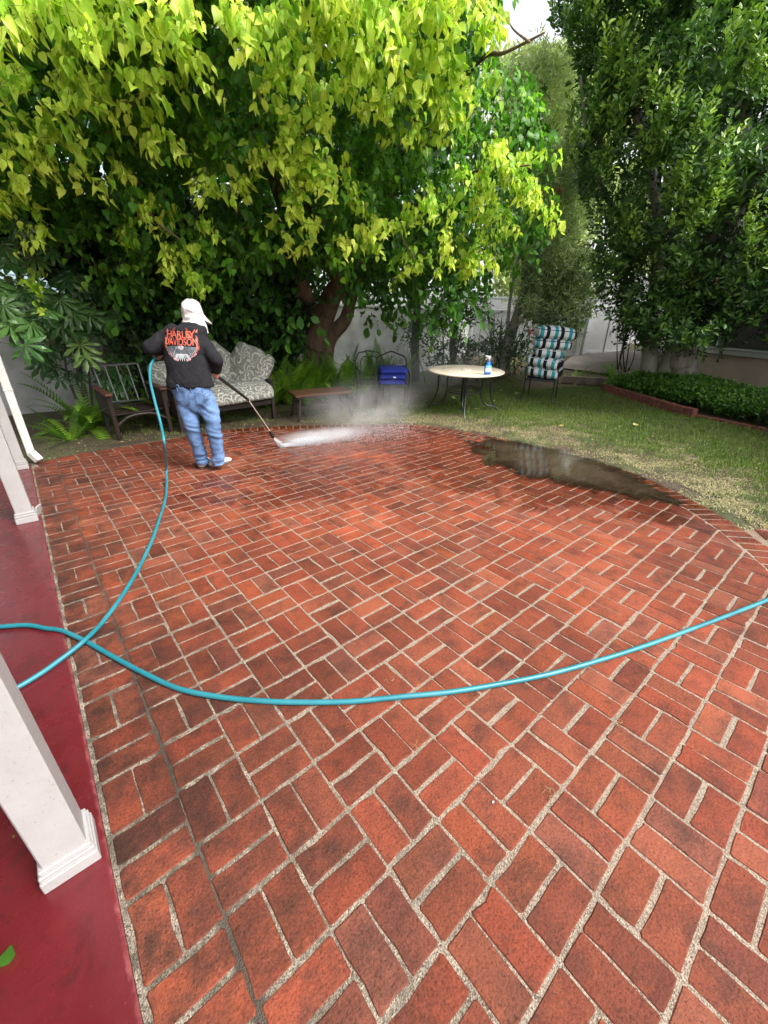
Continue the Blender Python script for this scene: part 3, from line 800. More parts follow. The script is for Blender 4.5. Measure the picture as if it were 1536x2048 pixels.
# local x runs away from the camera along the wall, local y to the left
def hbox(name, x0, x1, y0, y1, z0, z1, mat, bev=0.006, parent=None):
    m = MB(); m.bbox(((x0+x1)/2, (y0+y1)/2, (z0+z1)/2), (x1-x0, y1-y0, z1-z0), bev); return m.build(name, MAT[mat], parent or hs)
hbox('plinth_wall', -6, 3.55, -0.2, 0.0, -0.2, 0.93, 'pink_stucco')
hbox('corner_wall', 2.2, 3.55, -0.2, -0.002, 0.93, 3.2, 'pink_stucco')
hbox('sill', -6, 2.2, -0.28, 0.07, 0.93, 1.03, 'white_clean')
hbox('sill_lip', -6, 2.2, -0.28, 0.10, 1.03, 1.06, 'white_clean')
hbox('end_wall', 3.35, 3.552, -4.2, -0.2, -0.2, 3.2, 'pink_stucco')
hbox('window_screen', -6, 2.2, -0.22, -0.16, 1.06, 1.85, 'dark_screen')
for k in range(4): hbox('window_frame', -5.9+k*2.6, -5.82+k*2.6, -0.16, -0.06, 1.06, 1.85, 'white_clean')
for k in range(9): hbox('siding_board', -6, 2.2, -0.2, 0.0-0.004*(k % 2), 1.85+k*0.15, 1.994+k*0.15, 'grey_siding', 0.003)
m = MB(); m.prism([(-6.4, 0.6), (-6.4, -4.5), (3.9, -4.5), (3.9, 0.6)][::-1], 3.2, 3.32); m.build('roof', MAT['grey_siding'], hs)

# neighbour's pale blue house beyond the garden wall on the left
p = at(40, 500, 12.5)
nb = empty('blue_house', (-4.5, 11.2, 0), 0, 'pale blue neighbouring house glimpsed through the leaves over the wall', 'house')
def nbx(name, x0, x1, y0, y1, z0, z1, mat, bev=0.006):
    m = MB(); m.bbox(((x0+x1)/2, (y0+y1)/2, (z0+z1)/2), (x1-x0, y1-y0, z1-z0), bev); return m.build(name, MAT[mat], nb)
for k in range(22): nbx('siding_board', -2, 7.2, -0.012*(k % 2), 0.1, 0+k*0.25, 0.246+k*0.25, 'blue_house')
nbx('roof', -2.4, 7.6, -0.5, 5, 5.5, 5.7, 'grey_siding')
wf = nbx('window', 3.0, 4.3, -0.05, -0.012, 2.3, 3.7, 'dark_glass')
for x0, x1, z0, z1 in ((2.9, 3.0, 2.2, 3.8), (4.3, 4.4, 2.2, 3.8), (3.0, 4.3, 3.7, 3.8), (3.0, 4.3, 2.2, 2.3), (3.62, 3.68, 2.3, 3.7)): nbx('window_frame', x0, x1, -0.075, -0.013, z0, z1, 'white_clean')
# terracotta house far behind
p = at(1135, 285, 26)
m = MB(); m.bbox((0, 0, 4.5), (3.2, 2.0, 9.0), 0.02); o = m.build('terracotta_house', MAT['orange_wall'], None, label='terracotta coloured house wall far behind the grey-green tree', cat='house'); o.location = (p.x, p.y, 0.4); o.rotation_euler = (0, 0, YAW)

# ------------------------------------------------------------------ furniture
def puff(w, d, h, r=0.05, puffz=0.03, n=14, bend=None, sag=0.0, wob=0.006, seed=0):
    """a cushion: rounded box with a full middle"""
    V = []; F = []; idx = {}
    N = n
    def P(u, v, t):          # u,v,t in -1..1
        x, y, z = u*w/2, v*d/2, t*h/2
        rr = r
        # round the edges
        qx, qy, qz = max(abs(x)-(w/2-rr), 0), max(abs(y)-(d/2-rr), 0), max(abs(z)-(h/2-min(rr, h/2)), 0)
        L = math.sqrt(qx*qx+qy*qy+(qz*rr/min(rr, h/2))**2)
        if L > rr:
            k = rr/L
            x = math.copysign(min(abs(x), w/2-rr)+qx*k, x); y = math.copysign(min(abs(y), d/2-rr)+qy*k, y); z = math.copysign(min(abs(z), h/2-min(rr, h/2))+qz*k, z)
        z += t*puffz*(1-u*u)*(1-v*v)
        y += v*puffz*0.5*(1-u*u)*(1-t*t)
        x += u*puffz*0.4*(1-v*v)
        q = Vector((x, y, z)); nv = noise.noise_vector(q*7+Vector((seed*3.1, 0, 0)))
        q += nv*wob
        if bend: q = bend(q)
        return q
    def key(u, v, t): return (round(u, 4), round(v, 4), round(t, 4))
    def vid(u, v, t):
        k = key(u, v, t)
        if k not in idx: idx[k] = len(V); V.append(P(u, v, t))
        return idx[k]
    g = [-1+2*i/N for i in range(N+1)]; M = max(4, N//2); gt_ = [-1+2*i/M for i in range(M+1)]
    for i in range(N):
        for j in range(N):
            for t in (-1, 1):
                q = [vid(g[i], g[j], t), vid(g[i+1], g[j], t), vid(g[i+1], g[j+1], t), vid(g[i], g[j+1], t)]
                F.append(q if t > 0 else q[::-1])
    for i in range(N):
        for j in range(M):
            for v in (-1, 1):
                q = [vid(g[i], v, gt_[j]), vid(g[i+1], v, gt_[j]), vid(g[i+1], v, gt_[j+1]), vid(g[i], v, gt_[j+1])]
                F.append(q if v < 0 else q[::-1])
                q = [vid(v, g[i], gt_[j]), vid(v, g[i+1], gt_[j]), vid(v, g[i+1], gt_[j+1]), vid(v, g[i], gt_[j+1])]
                F.append(q if v > 0 else q[::-1])
    me = bpy.data.meshes.new('cushion'); me.from_pydata(V, [], F); me.polygons.foreach_set('use_smooth', [True]*len(F)); me.update()
    return me
def ring_pts(w, d, z=0.0, r=0.05, n=6):
    out = []
    for cx_, cy_, a0 in ((w/2-r, d/2-r, 0), (-w/2+r, d/2-r, 90), (-w/2+r, -d/2+r, 180), (w/2-r, -d/2+r, 270)):
        for k in range(n+1):
            a = math.radians(a0+90*k/n); out.append(Vector((cx_+r*math.cos(a), cy_+r*math.sin(a), z)))
    return out

# wooden chair with a bare metal back frame
def wooden_chair():
    p = on(229, 881); t = empty('garden_chair', (p.x+0.38, p.y+0.30, p.z), 0.05, 'dark wooden armchair without cushions, bare grey metal back frame upright in it', 'chair', None)
    level(t)
    W, D = 0.66, 0.58
    for sx_ in (-1, 1):
        x = sx_*W/2
        m = MB(); m.bar((x, -D/2, 0.0), (x, -D/2-0.03, 0.60), 0.06, 0.05, bev=0.004); m.build('leg', MAT['dark_wood'], t)
        m = MB(); m.bar((x, D/2, 0.0), (x, D/2+0.05, 0.64), 0.06, 0.05, bev=0.004); m.build('leg', MAT['dark_wood'], t)
        m = MB(); m.bbox((x, -0.02, 0.625), (0.085, D+0.18, 0.028), 0.006); m.build('armrest', MAT['red_wood'], t)
        for k in range(5):
            m = MB(); m.bar((x, -D/2+0.1+k*0.1, 0.30), (x, -D/2+0.1+k*0.1, 0.61), 0.018, 0.03, bev=0.002); m.build('arm_slat', MAT['dark_wood'], t)
        m = MB(); m.bbox((x, 0, 0.29), (0.035, D, 0.05), 0.004); m.build('side_rail', MAT['dark_wood'], t)
    m = MB(); m.tube(bez([(-W/2, -D/2-0.01, 0.20), (-W/4, -D/2-0.01, 0.30), (0, -D/2-0.01, 0.32), (W/4, -D/2-0.01, 0.30), (W/2, -D/2-0.01, 0.20)]), 0.022, 8); m.build('front_apron', MAT['dark_wood'], t)
    for k in range(9):
        m = MB(); m.bbox((0, -D/2+0.035+k*0.066, 0.345-0.05*math.sin(math.pi*k/8)), (W-0.03, 0.045, 0.018), 0.003); m.build('seat_slat', MAT['dark_wood'], t)
    fr = MB(); a, b = (-0.27, D/2-0.06, 0.42), (0.27, D/2-0.06, 0.40); c, d = (0.28, D/2+0.13, 0.88), (-0.28, D/2+0.13, 0.88)
    fr.bar(a, b, 0.022, bev=0.003); fr.bar(c, d, 0.026, bev=0.003); fr.bar(a, d, 0.024, bev=0.003); fr.bar(b, c, 0.024, bev=0.003)
    bf = fr.build('back_frame', MAT['grey_metal'], t)
    for k in range(1, 4):
        u = k/4; m = MB(); m.bar(Vector(a).lerp(Vector(b), u), Vector(d).lerp(Vector(c), u), 0.018, bev=0.002); m.build('bar', MAT['grey_metal'], bf)
wooden_chair()

def loveseat():
    p = on(550, 838); t = empty('loveseat', (p.x-0.74, p.y+0.36, p.z), 0.02, 'dark wooden loveseat with worn grey floral cushions behind the worker', 'loveseat')
    level(t)
    W, D = 1.46, 0.72
    for sx_ in (-1, 1):
        x = sx_*W/2
        for y in (-D/2, D/2): m = MB(); m.bar((x, y, 0), (x, y, 0.60), 0.06, 0.06, bev=0.005); m.build('leg', MAT['dark_wood'], t)
        m = MB(); m.bbox((x, 0, 0.615), (0.08, D+0.14, 0.03), 0.006); m.build('armrest', MAT['dark_wood'], t)
        for k in range(6): m = MB(); m.bar((x, -D/2+0.09+k*0.108, 0.22), (x, -D/2+0.09+k*0.108, 0.60), 0.02, 0.035, bev=0.003); m.build('arm_slat', MAT['dark_wood'], t)
        m = MB(); m.bbox((x, 0, 0.22), (0.035, D-0.06, 0.05), 0.004); m.build('side_rail', MAT['dark_wood'], t)
    for y in (-D/2, D/2): m = MB(); m.bbox((0, y, 0.28), (W-0.06, 0.035, 0.07), 0.005); m.build('seat_rail', MAT['dark_wood'], t)
    for k in range(7): m = MB(); m.bbox((0, -D/2+0.09+k*0.09, 0.315), (W-0.06, 0.05, 0.018), 0.003); m.build('seat_slat', MAT['dark_wood'], t)
    for k in range(9): m = MB(); m.bar((-W/2+0.14+k*0.147, D/2, 0.31), (-W/2+0.14+k*0.147, D/2+0.08, 0.86), 0.04, 0.018, bev=0.003); m.build('back_slat', MAT['dark_wood'], t)
    m = MB(); m.bbox((0, D/2+0.085, 0.88), (W, 0.03, 0.06), 0.005); m.build('top_rail', MAT['dark_wood'], t)
    T = t.matrix_basis.copy()
    def cush(name, me, loc, rot, label, kind='cushion'):
        o = link(name, me, None, MAT['floral'])
        q = (T if T != Matrix.Identity(4) else t.matrix_basis)
        R = Matrix.Rotation(rot[2], 4, 'Z')@Matrix.Rotation(rot[1], 4, 'Y')@Matrix.Rotation(rot[0], 4, 'X')
        o.matrix_world = Matrix.Translation(t.location)@t.rotation_euler.to_matrix().to_4x4()@Matrix.Translation(loc)@R
        tag(o, label, kind, 'loose floral cushions piled on the loveseat')
    drape = lambda q: Vector((q.x, q.y, q.z-0.26*max(0, -q.y-0.26)**1.1*1.9))
    cush('seat_cushion', puff(1.42, 0.92, 0.20, 0.08, 0.05, 20, drape, seed=1), (0.0, -0.08, 0.47), (-0.12, 0.0, 0.0), 'wide grey floral seat cushion sagging over the front of the loveseat')
    cush('back_cushion', puff(0.80, 0.80, 0.17, 0.06, 0.05, 16, seed=2, wob=0.018), (-0.02, 0.20, 0.86), (1.10, 0.72, 0.0), 'upright grey floral back cushion peaked at its top, at the middle of the loveseat')
    cush('back_cushion', puff(0.66, 0.74, 0.17, 0.06, 0.05, 16, seed=3, wob=0.018), (0.56, 0.04, 0.72), (1.12, 0.34, -1.0), 'grey floral cushion folded up against the right arm of the loveseat')
    cush('back_cushion', puff(0.55, 0.70, 0.18, 0.09, 0.05, 16, seed=4, wob=0.012), (-0.55, 0.22, 0.62), (0.9, 0.0, 0.1), 'grey floral cushion at the left end, mostly hidden behind the worker')
loveseat()

def coffee_table():
    c = [gp(597, 789, 0.44), gp(706, 781, 0.44), gp(690, 771, 0.44), gp(583, 777, 0.44)]
    ctr = Vector((3.93, 4.93, gz(4.0, 4.95)))
    t = empty('coffee_table', ctr, math.radians(-13), 'low wooden coffee table with splayed legs between the loveseat and the blue cushions', 'table')
    level(t)
    L, W, H = 0.98, 0.46, 0.43
    for k in range(5): m = MB(); m.bbox((0, -W/2+0.05+W/5*(k+0.5)*0.86-0.015, H-0.008), (L-0.12, W/5*0.82, 0.016), 0.002); m.build('plank', MAT['table_wood'], t)
    for sx_ in (-1, 1):
        m = MB(); m.prism([(sx_*L/2, -W/2), (sx_*(L/2), W/2), (sx_*(L/2-0.06), W/2-0.045), (sx_*(L/2-0.06), -W/2+0.045)][::sx_], H-0.022, H+0.006); m.build('frame_board', MAT['table_wood'], t)
        m = MB(); m.prism([(-L/2, sx_*W/2), (-L/2+0.06, sx_*(W/2-0.045)), (L/2-0.06, sx_*(W/2-0.045)), (L/2, sx_*W/2)][::-sx_], H-0.022, H+0.0055); m.build('frame_board', MAT['table_wood'], t)
        for sy in (-1, 1): m = MB(); m.bar((sx_*(L/2-0.10), sy*(W/2-0.07), H-0.024), (sx_*(L/2-0.02), sy*(W/2-0.0), 0.0), 0.032, 0.032, bev=0.004); m.build('leg', MAT['dark_wood'], t)
        m = MB(); m.bar((sx_*(L/2-0.06), -W/2+0.03, 0.17), (sx_*(L/2-0.06), W/2-0.03, 0.17), 0.025, 0.03, bev=0.003); m.build('stretcher', MAT['dark_wood'], t)
    m = MB(); m.bar((-L/2+0.06, 0, 0.185), (L/2-0.06, 0, 0.185), 0.05, 0.022, bev=0.003); m.build('stretcher', MAT['dark_wood'], t)
    m = MB(); m.bar((-L/2+0.05, -W/2+0.06, H-0.045), (L/2-0.05, -W/2+0.06, H-0.045), 0.018, 0.04); m.bar((-L/2+0.05, W/2-0.06, H-0.045), (L/2-0.05, W/2-0.06, H-0.045), 0.018, 0.04); m.build('apron', MAT['dark_wood'], t)
coffee_table()

TC = Vector((6.25, 3.78, 0)); TC.z = gz(TC.x, TC.y)
def round_table():
    t = empty('round_table', TC, math.atan2(CAMP.y-TC.y, CAMP.x-TC.x)+0.03, 'round stone-topped table on curved black iron legs standing on the lawn', 'table')
    level(t)
    H = 0.70
    m = MB(); m.lathe((0, 0, 0), [(0.0, H-0.030), (0.60, H-0.030), (0.655, H-0.026), (0.668, H-0.012), (0.664, H-0.002), (0.655, H+0.002), (0.0, H+0.003)], 64); m.build('tabletop', MAT['stone_top'], t)
    m = MB(); m.lathe((0, 0, 0), [(0.085, H+0.003), (0.088, H+0.010), (0.075, H+0.014), (0.03, H+0.015), (0.028, H+0.008), (0.0, H+0.008)], 32); m.build('umbrella_ring', MAT['stone_top'], t)
    for k in range(4):
        a = k*math.pi/2; M = Matrix.Rotation(a, 3, 'Z')
        m = MB()
        m.tube([M@Vector(q) for q in bez([(0.46, 0.02, H-0.03), (0.475, 0.02, 0.55), (0.47, 0.02, 0.38), (0.51, 0.02, 0.22), (0.58, 0.02, 0.09), (0.655, 0.02, 0.0)], 24)], 0.016, 8)
        m.tube([M@Vector(q) for q in bez([(0.30, -0.02, H-0.03), (0.315, -0.02, 0.50), (0.305, -0.02, 0.36), (0.34, -0.02, 0.20), (0.44, -0.01, 0.10), (0.575, 0.015, 0.085)], 24)], 0.016, 8)
        m.build('leg', MAT['iron'], t)
    for z_ in (0.34, 0.375): m = MB(); m.tube([(0.30*math.cos(q*math.pi/20), 0.30*math.sin(q*math.pi/20), z_) for q in range(40)], 0.010, 6, closed=True); m.build('ring', MAT['iron'], t)
    for k in range(4):
        m = MB(); a = k*math.pi/2; m.bar((0, 0, H-0.045), (0.56*math.cos(a), 0.56*math.sin(a), H-0.045), 0.03, 0.02); m.build('top_brace', MAT['iron'], t)
    return t
table = round_table()

def spray_bottle():
    p = gp(982, 747.5, TC.z+0.705)
    v = p-TC; L = math.hypot(v.x, v.y)
    if L > 0.60: v *= 0.57/L
    loc = Vector((TC.x+v.x, TC.y+v.y, 0)); loc.z = TC.z+(TILT@Vector((v.x, v.y, 0.704))).z
    t = empty('spray_bottle', loc, YAW-math.radians(90)+0.15, 'blue spray bottle with white trigger head standing on the round table', 'bottle')
    S_ = 1.22
    prof = [(0.0, 0.0), (0.040, 0.0), (0.047, 0.008), (0.049, 0.05), (0.048, 0.09), (0.042, 0.125), (0.028, 0.155), (0.018, 0.172), (0.016, 0.185)]
    M = Matrix.Diagonal((1, 0.66, 1))
    m = MB(); m.lathe((0, 0, 0), [(r*S_, z*S_) for r, z in prof]+[(0.0, 0.185*S_)], 28, M)
    b = NM('blue_liquid'); MAT['bottle'] = b.done(b.bsdf((0.02, 0.20, 0.62), 0.12, None, 0.6, Transmission_Weight=0.25))
    m.build('bottle_body', MAT['bottle'], t)
    lb = NM('bottle_label')
    sx_ = lb.n('ShaderNodeSeparateXYZ'); lb.t.links.new(lb.co('obj'), sx_.inputs[0])
    c = lb.ramp(lb.math('DIVIDE', sx_.outputs[2], 0.2), [(0, (0.03, 0.08, 0.45)), (0.2, (0.40, 0.68, 0.88)), (0.30, (0.72, 0.86, 0.92)), (0.52, (0.03, 0.08, 0.35)), (0.56, (0.35, 0.70, 0.85)), (0.66, (0.10, 0.45, 0.70))], 'CONSTANT')
    MAT['label'] = lb.done(lb.bsdf(c, 0.3))
    V = []; F = []
    for i in range(9):
        a = math.radians(-150+15*i)
        for z_ in (0.018, 0.06, 0.10, 0.122):
            rr = np.interp(z_, [q[1] for q in prof], [q[0] for q in prof])+0.0012
            V.append((rr*S_*math.cos(a), rr*0.66*S_*math.sin(a)-0.0006, z_*S_))
    for i in range(8):
        for j in range(3): F.append((i*4+j, (i+1)*4+j, (i+1)*4+j+1, i*4+j+1))
    me = bpy.data.meshes.new('label'); me.from_pydata(V, [], F); link('label', me, t, MAT['label'])
    m = MB(); m.lathe((0, 0, 0.178*S_), [(0.019*S_, 0), (0.020*S_, 0.004), (0.020*S_, 0.022), (0.015*S_, 0.026)], 20); m.build('cap', simple('purple_cap', (0.25, 0.12, 0.25), 0.4), t)
    m = MB()
    m.bbox((-0.004*S_, 0, 0.225*S_), (0.050*S_, 0.024*S_, 0.030*S_), 0.006); m.bbox((-0.036*S_, 0, 0.236*S_), (0.034*S_, 0.018*S_, 0.016*S_), 0.004)
    m.bbox((0.004, 0, 0.208*S_), (0.026*S_, 0.022*S_, 0.022*S_), 0.004)
    hd = m.build('spray_head', MAT['white_clean'], t)
    m = MB(); m.tube([(-0.016*S_, 0, 0.222*S_), (-0.028*S_, 0, 0.206*S_), (-0.046*S_, 0, 0.190*S_)], [0.006, 0.006, 0.004], 8); m.build('trigger', MAT['white_clean'], hd)
spray_bottle()

def iron_chair(name, loc, rz, label, mat='iron', style='scroll', group=None, W=0.56, D=0.50):
    t = empty(name, loc, rz, label, 'chair', group); level(t, rz)
    im = MAT[mat]; SH = 0.42
    for sx_ in (-1, 1):
        m = MB(); m.tube(bez([(sx_*(W/2+0.03), -D/2-0.02, 0), (sx_*W/2, -D/2+0.015, 0.18), (sx_*W/2, -D/2+0.01, SH), (sx_*(W/2+0.015), -D/2, 0.55), (sx_*(W/2+0.02), -D/2+0.02, 0.63)], 20), 0.0125, 8); m.build('leg', im, t)
        m = MB(); m.tube(bez([(sx_*(W/2), D/2+0.06, 0), (sx_*W/2*0.97, D/2, 0.2), (sx_*W/2*0.95, D/2-0.02, SH)], 16), 0.0125, 8); m.build('leg', im, t)
        m = MB(); m.tube(bez([(sx_*(W/2+0.025), -D/2-0.045, 0.60), (sx_*(W/2+0.02), -D/2-0.02, 0.645), (sx_*(W/2+0.015), -D/4, 0.655), (sx_*W/2, D/5, 0.67), (sx_*W/2*0.96, D/2+0.0, 0.64)], 24), [0.013]*1+[0.016]*22+[0.012]*2 if False else 0.015, 8); m.build('armrest', im, t)
    m = MB(); m.tube(ring_pts(W, D, SH, 0.06), 0.011, 8, closed=True); m.build('seat_frame', im, t)
    for k in range(7): m = MB(); m.bar((-W/2+0.04+k*(W-0.08)/6, -D/2+0.01, SH), (-W/2+0.04+k*(W-0.08)/6, D/2-0.01, SH), 0.02, 0.006); m.build('seat_strap', im, t)
    lean = lambda x, z: Vector((x, D/2-0.01+(z-SH)*0.22, z))
    if style == 'scroll':
        top = [lean(x, z) for x, z in ((-W/2*0.93, SH), (-W/2*0.97, 0.60), (-W/2, 0.78), (-W/2*0.86, 0.86), (-W/4, 0.90), (0, 0.945), (W/4, 0.90), (W/2*0.86, 0.86), (W/2, 0.78), (W/2*0.97, 0.60), (W/2*0.93, SH))]
        m = MB(); m.tube(bez(top, 60), 0.013, 8); bk = m.build('back_frame', im, t)
        m = MB()
        for a_ in range(-5, 6):                       # shell of petals rising from the middle
            a = a_*0.26; cx_, cz = 0, 0.68; L = 0.21-0.012*abs(a_)
            pts = [lean(cx_+math.sin(a)*L*u+0.012*math.sin(u*math.pi)*(1 if a_ >= 0 else -1), cz+math.cos(a)*L*u) for u in (0, .2, .4, .6, .8, 1)]
            m.tube(pts, 0.0055, 5)
        for s_ in (-1, 1):                            # paired scrolls below and beside it
            for cx_, cz, R0, tw in ((0.055, 0.63, 0.048, 1.7), (0.17, 0.60, 0.055, 1.8), (0.19, 0.77, 0.05, 1.6), (0.115, 0.53, 0.05, 1.6), (0.225, 0.68, 0.035, 1.4), (0.04, 0.50, 0.04, 1.5)):
                pts = [lean(s_*(cx_+R0*(1-u*0.75)*math.cos(u*tw*2*math.pi+1)), cz+R0*(1-u*0.75)*math.sin(u*tw*2*math.pi+1)) for u in [q/22 for q in range(23)]]
                m.tube(pts, 0.0055, 5)
        m.build('scrollwork', im, bk)
    else:
        o8 = [(-W/2*0.95, SH), (-W/2, 0.75), (-W/2*0.72, 0.90), (-0.02, 0.93), (W/2*0.72, 0.90), (W/2, 0.75), (W/2*0.95, SH)]
        m = MB(); m.tube([lean(*q) for q in o8], 0.014, 8); bk = m.build('back_frame', im, t)
        m = MB(); m.tube([lean(x*0.62, z) for x, z in ((-W/2, 0.56), (-W/2, 0.74), (-W/2*0.66, 0.83), (W/2*0.66, 0.83), (W/2, 0.74), (W/2, 0.56), (W/2*0.6, 0.50), (-W/2*0.6, 0.50))], 0.009, 6, closed=True); m.build('back_hoop', im, bk)
    return t
def local(t, v): return t.location+t.rotation_euler.to_matrix()@Vector(v)
def facing(px): d = raydir(px, 700); return math.atan2(d.y, d.x)-math.pi/2

rz0 = facing(785)+0.06; f0 = None
Rz = Matrix.Rotation(rz0, 3, 'Z'); c0 = og(784, 7.88)
ch1 = iron_chair('iron_chair', c0, rz0, 'black scroll-backed iron chair holding three blue cushions', group='black scroll-backed iron chairs')
for k in range(3):
    o = link('seat_cushion', puff(0.50-0.015*(2-k), 0.44, 0.085, 0.035, 0.012, 12, seed=20+k), None, MAT['blue_cushion'])
    o.matrix_world = Matrix.Translation(local(ch1, (0.0+0.012*(k-1), -0.02, 0.482+0.098*k)))@ch1.rotation_euler.to_matrix().to_4x4()@Matrix.Rotation(0.03*(k-1), 4, 'Z')
    tag(o, ('royal blue cushion at the bottom of the stack of three', 'royal blue cushion with a white tag in the middle of the stack', 'royal blue cushion on top of the stack of three')[k], 'cushion', 'blue cushions stacked on the iron chair')
    m = MB(); m.tube([Vector(q) for q in [(0.24*a+0.0, b, 0.0) for a, b in ()] or ring_pts(0.49, 0.45, 0.038, 0.04)], 0.005, 5, closed=True); m.build('piping', MAT['blue_cushion'], o)
    if k == 1: m = MB(); m.box((0.03, -0.232, 0.0), (0.045, 0.003, 0.022)); m.build('tag', MAT['tag'], o)
    m = MB(); m.tube(bez([(0.24, 0.1, 0), (0.27, -0.05, -0.02), (0.268, -0.12, -0.06), (0.25, -0.1, -0.09)], 12), 0.004, 5); m.build('tie', MAT['navy'], o)
c2 = og(746, 8.15); iron_chair('patio_chair', c2, facing(742)+0.22, 'weathered grey hoop-backed iron chair behind the one with blue cushions', 'grey_iron', 'hoop')

F1 = on(1102, 808); L1 = on(1052, 802); v = (F1-L1); rz1 = math.atan2(v.y, v.x)+0.12
Rz = Matrix.Rotation(rz1, 3, 'Z'); c1 = F1+Rz@Vector((-0.29, 0.26, 0)); c1.z = gz(c1.x, c1.y)
ch2 = iron_chair('iron_chair', c1, rz1, 'black scroll-backed iron chair under a tall stack of striped cushions', group='black scroll-backed iron chairs')
o = link('seat_pad', puff(0.52, 0.48, 0.04, 0.02, 0.005, 8, seed=30), None, MAT['navy']); o.matrix_world = Matrix.Translation(local(ch2, (0, 0, 0.455)))@ch2.rotation_euler.to_matrix().to_4x4()
tag(o, 'thin navy seat pad under the striped cushions', 'seat pad')
st = [(0.575, 0.17, 0.02, -0.02, 0.00, 0.03), (0.755, 0.17, 0.0, -0.03, -0.05, 0.05), (0.925, 0.15, 0.03, -0.10, 0.34, 0.02), (1.085, 0.155, 0.06, -0.08, 0.36, 0.03), (1.262, 0.175, 0.09, -0.08, 0.40, 0.04)]
lbl = ['striped cushion at the bottom, resting on the iron chair', 'striped cushion second from the bottom, spreading to the right', 'narrow striped cushion at the middle of the stack', 'striped cushion second from the top with its end curled', 'topmost plump striped cushion, teal white and black']
for k, (z, h, ox, oy, rr, pf) in enumerate(st):
    w = (0.60, 0.60, 0.50, 0.66, 0.68)[k]; dd = (0.60, 0.62, 0.46, 0.50, 0.50)[k]
    fold = (lambda q: Vector((q.x, q.y, q.z-0.25*max(0, -q.y-0.18)**1.5-0.9*max(0, q.x-0.2)**2))) if k > 2 else (lambda q: Vector((q.x, q.y, q.z-0.35*(q.x)*0.25)))
    o = link('striped_cushion', puff(w, dd, h, 0.07, pf, 18, fold, seed=40+k, wob=0.010), None, MAT['striped'])
    o.matrix_world = Matrix.Translation(local(ch2, (ox, oy, z)))@ch2.rotation_euler.to_matrix().to_4x4()@Matrix.Rotation(rr, 4, 'Z')@Matrix.Rotation((-0.02, 0.03, -0.02, 0.05, 0.06)[k], 4, 'Y')
    tag(o, lbl[k], 'cushion', 'striped cushions stacked on the iron chair')
    m = MB(); m.tube([fold(Vector(q)) for q in ring_pts(w*0.985, dd*0.985, h*0.36, 0.07)], 0.006, 5, closed=True); m.build('piping', MAT['navy' if k > 2 else 'white_clean'], o)
# chair whose leg just enters the frame on the right
fr_ = on(1524, 876); rz3 = YAW-math.radians(90)-0.5
Rz = Matrix.Rotation(rz3, 3, 'Z'); c3 = fr_+Rz@Vector((0.31, 0.27, 0)); c3.z = gz(c3.x, c3.y)
iron_chair('iron_chair', c3, rz3, 'black iron chair cut off by the right edge, only a leg in view', group='black scroll-backed iron chairs')

# ------------------------------------------------------------------ hoses
HR = 0.0118
A = [at(322, 708, 4.96), at(317, 711, 4.93), at(306, 721, 4.85), at(300, 737, 4.75), at(301, 765, 4.58), at(311, 808, 4.36), at(322, 850, 4.20), at(329, 890, 4.02)]
A += [gp(333, 940, 0.10), gp(332, 990, HR+0.01)] + [gp(x, y, HR) for x, y in ((318, 1040), (300, 1090), (270, 1150), (235, 1205), (206, 1243))] + [gp(190, 1261, HR+0.016), gp(172, 1278, 0.043), gp(150, 1297, HR+0.026), gp(118, 1321, 0.012+HR+0.006)] + [gp(x, y, 0.012+HR+0.002) for x, y in ((80, 1348), (20, 1382), (-60, 1412), (-160, 1440))]
m = MB(); m.tube(bez(A, 240), HR, 12); m.build('garden_hose', MAT['hose'], None, label='teal hose hanging from the worker and crossing over the other run by the porch', cat='hose')
B = [gp(x, y, 0.012+HR+0.002) for x, y in ((-160, 1275), (-60, 1258), (0, 1254), (55, 1251), (95, 1255))] + [gp(125, 1263, HR+0.008)] + [gp(x, y, HR) for x, y in ((172, 1282), (230, 1317), (290, 1347), (360, 1376), (440, 1393), (520, 1402), (600, 1405), (700, 1402), (800, 1394), (900, 1384), (1000, 1368), (1100, 1348), (1200, 1320), (1300, 1288), (1400, 1253), (1470, 1225), (1536, 1198), (1640, 1155), (1760, 1110))]
B = [q+Vector((random.gauss(0, .004), random.gauss(0, .004), 0)) for q in B]; m = MB(); m.tube(bez(B, 260), HR, 12); m.build('garden_hose', MAT['hose'], None, label='long teal hose curving across the near bricks to the right edge', cat='hose')

# ------------------------------------------------------------------ the worker
from mathutils.bvhtree import BVHTree
def capsule(mb, a, b, ra, rb, n=16, rings=5):
    a = Vector(a); b = Vector(b); d = b-a; L = d.length
    if L < 1e-6: d = Vector((0, 0, 1)); L = 1e-6
    d = d/L; pts = []; rs = []
    for k in range(rings): t = math.pi/2*(1-k/rings); pts.append(a-d*ra*math.sin(t)); rs.append(max(0.0008, ra*math.cos(t)))
    pts.append(a); rs.append(ra); pts.append(a.lerp(b, 0.5)); rs.append((ra+rb)/2); pts.append(b); rs.append(rb)
    for k in range(1, rings+1): t = math.pi/2*k/rings; pts.append(b+d*rb*math.sin(t)); rs.append(max(0.0008, rb*math.cos(t)))
    mb.tube(pts, rs, n)
def ellipsoid(mb, c, ax, n=20, m=12):
    """ax: three vectors (half axes)"""
    V = []; F = []; c = Vector(c)
    for i in range(m+1):
        th = math.pi*i/m
        for k in range(n):
            ph = 2*math.pi*k/n
            V.append(c+ax[0]*math.sin(th)*math.cos(ph)+ax[1]*math.sin(th)*math.sin(ph)+ax[2]*math.cos(th))
    for i in range(m):
        for k in range(n): F.append((i*n+k, (i+1)*n+k, (i+1)*n+(k+1) % n, i*n+(k+1) % n))
    mb.add(V, F, True)
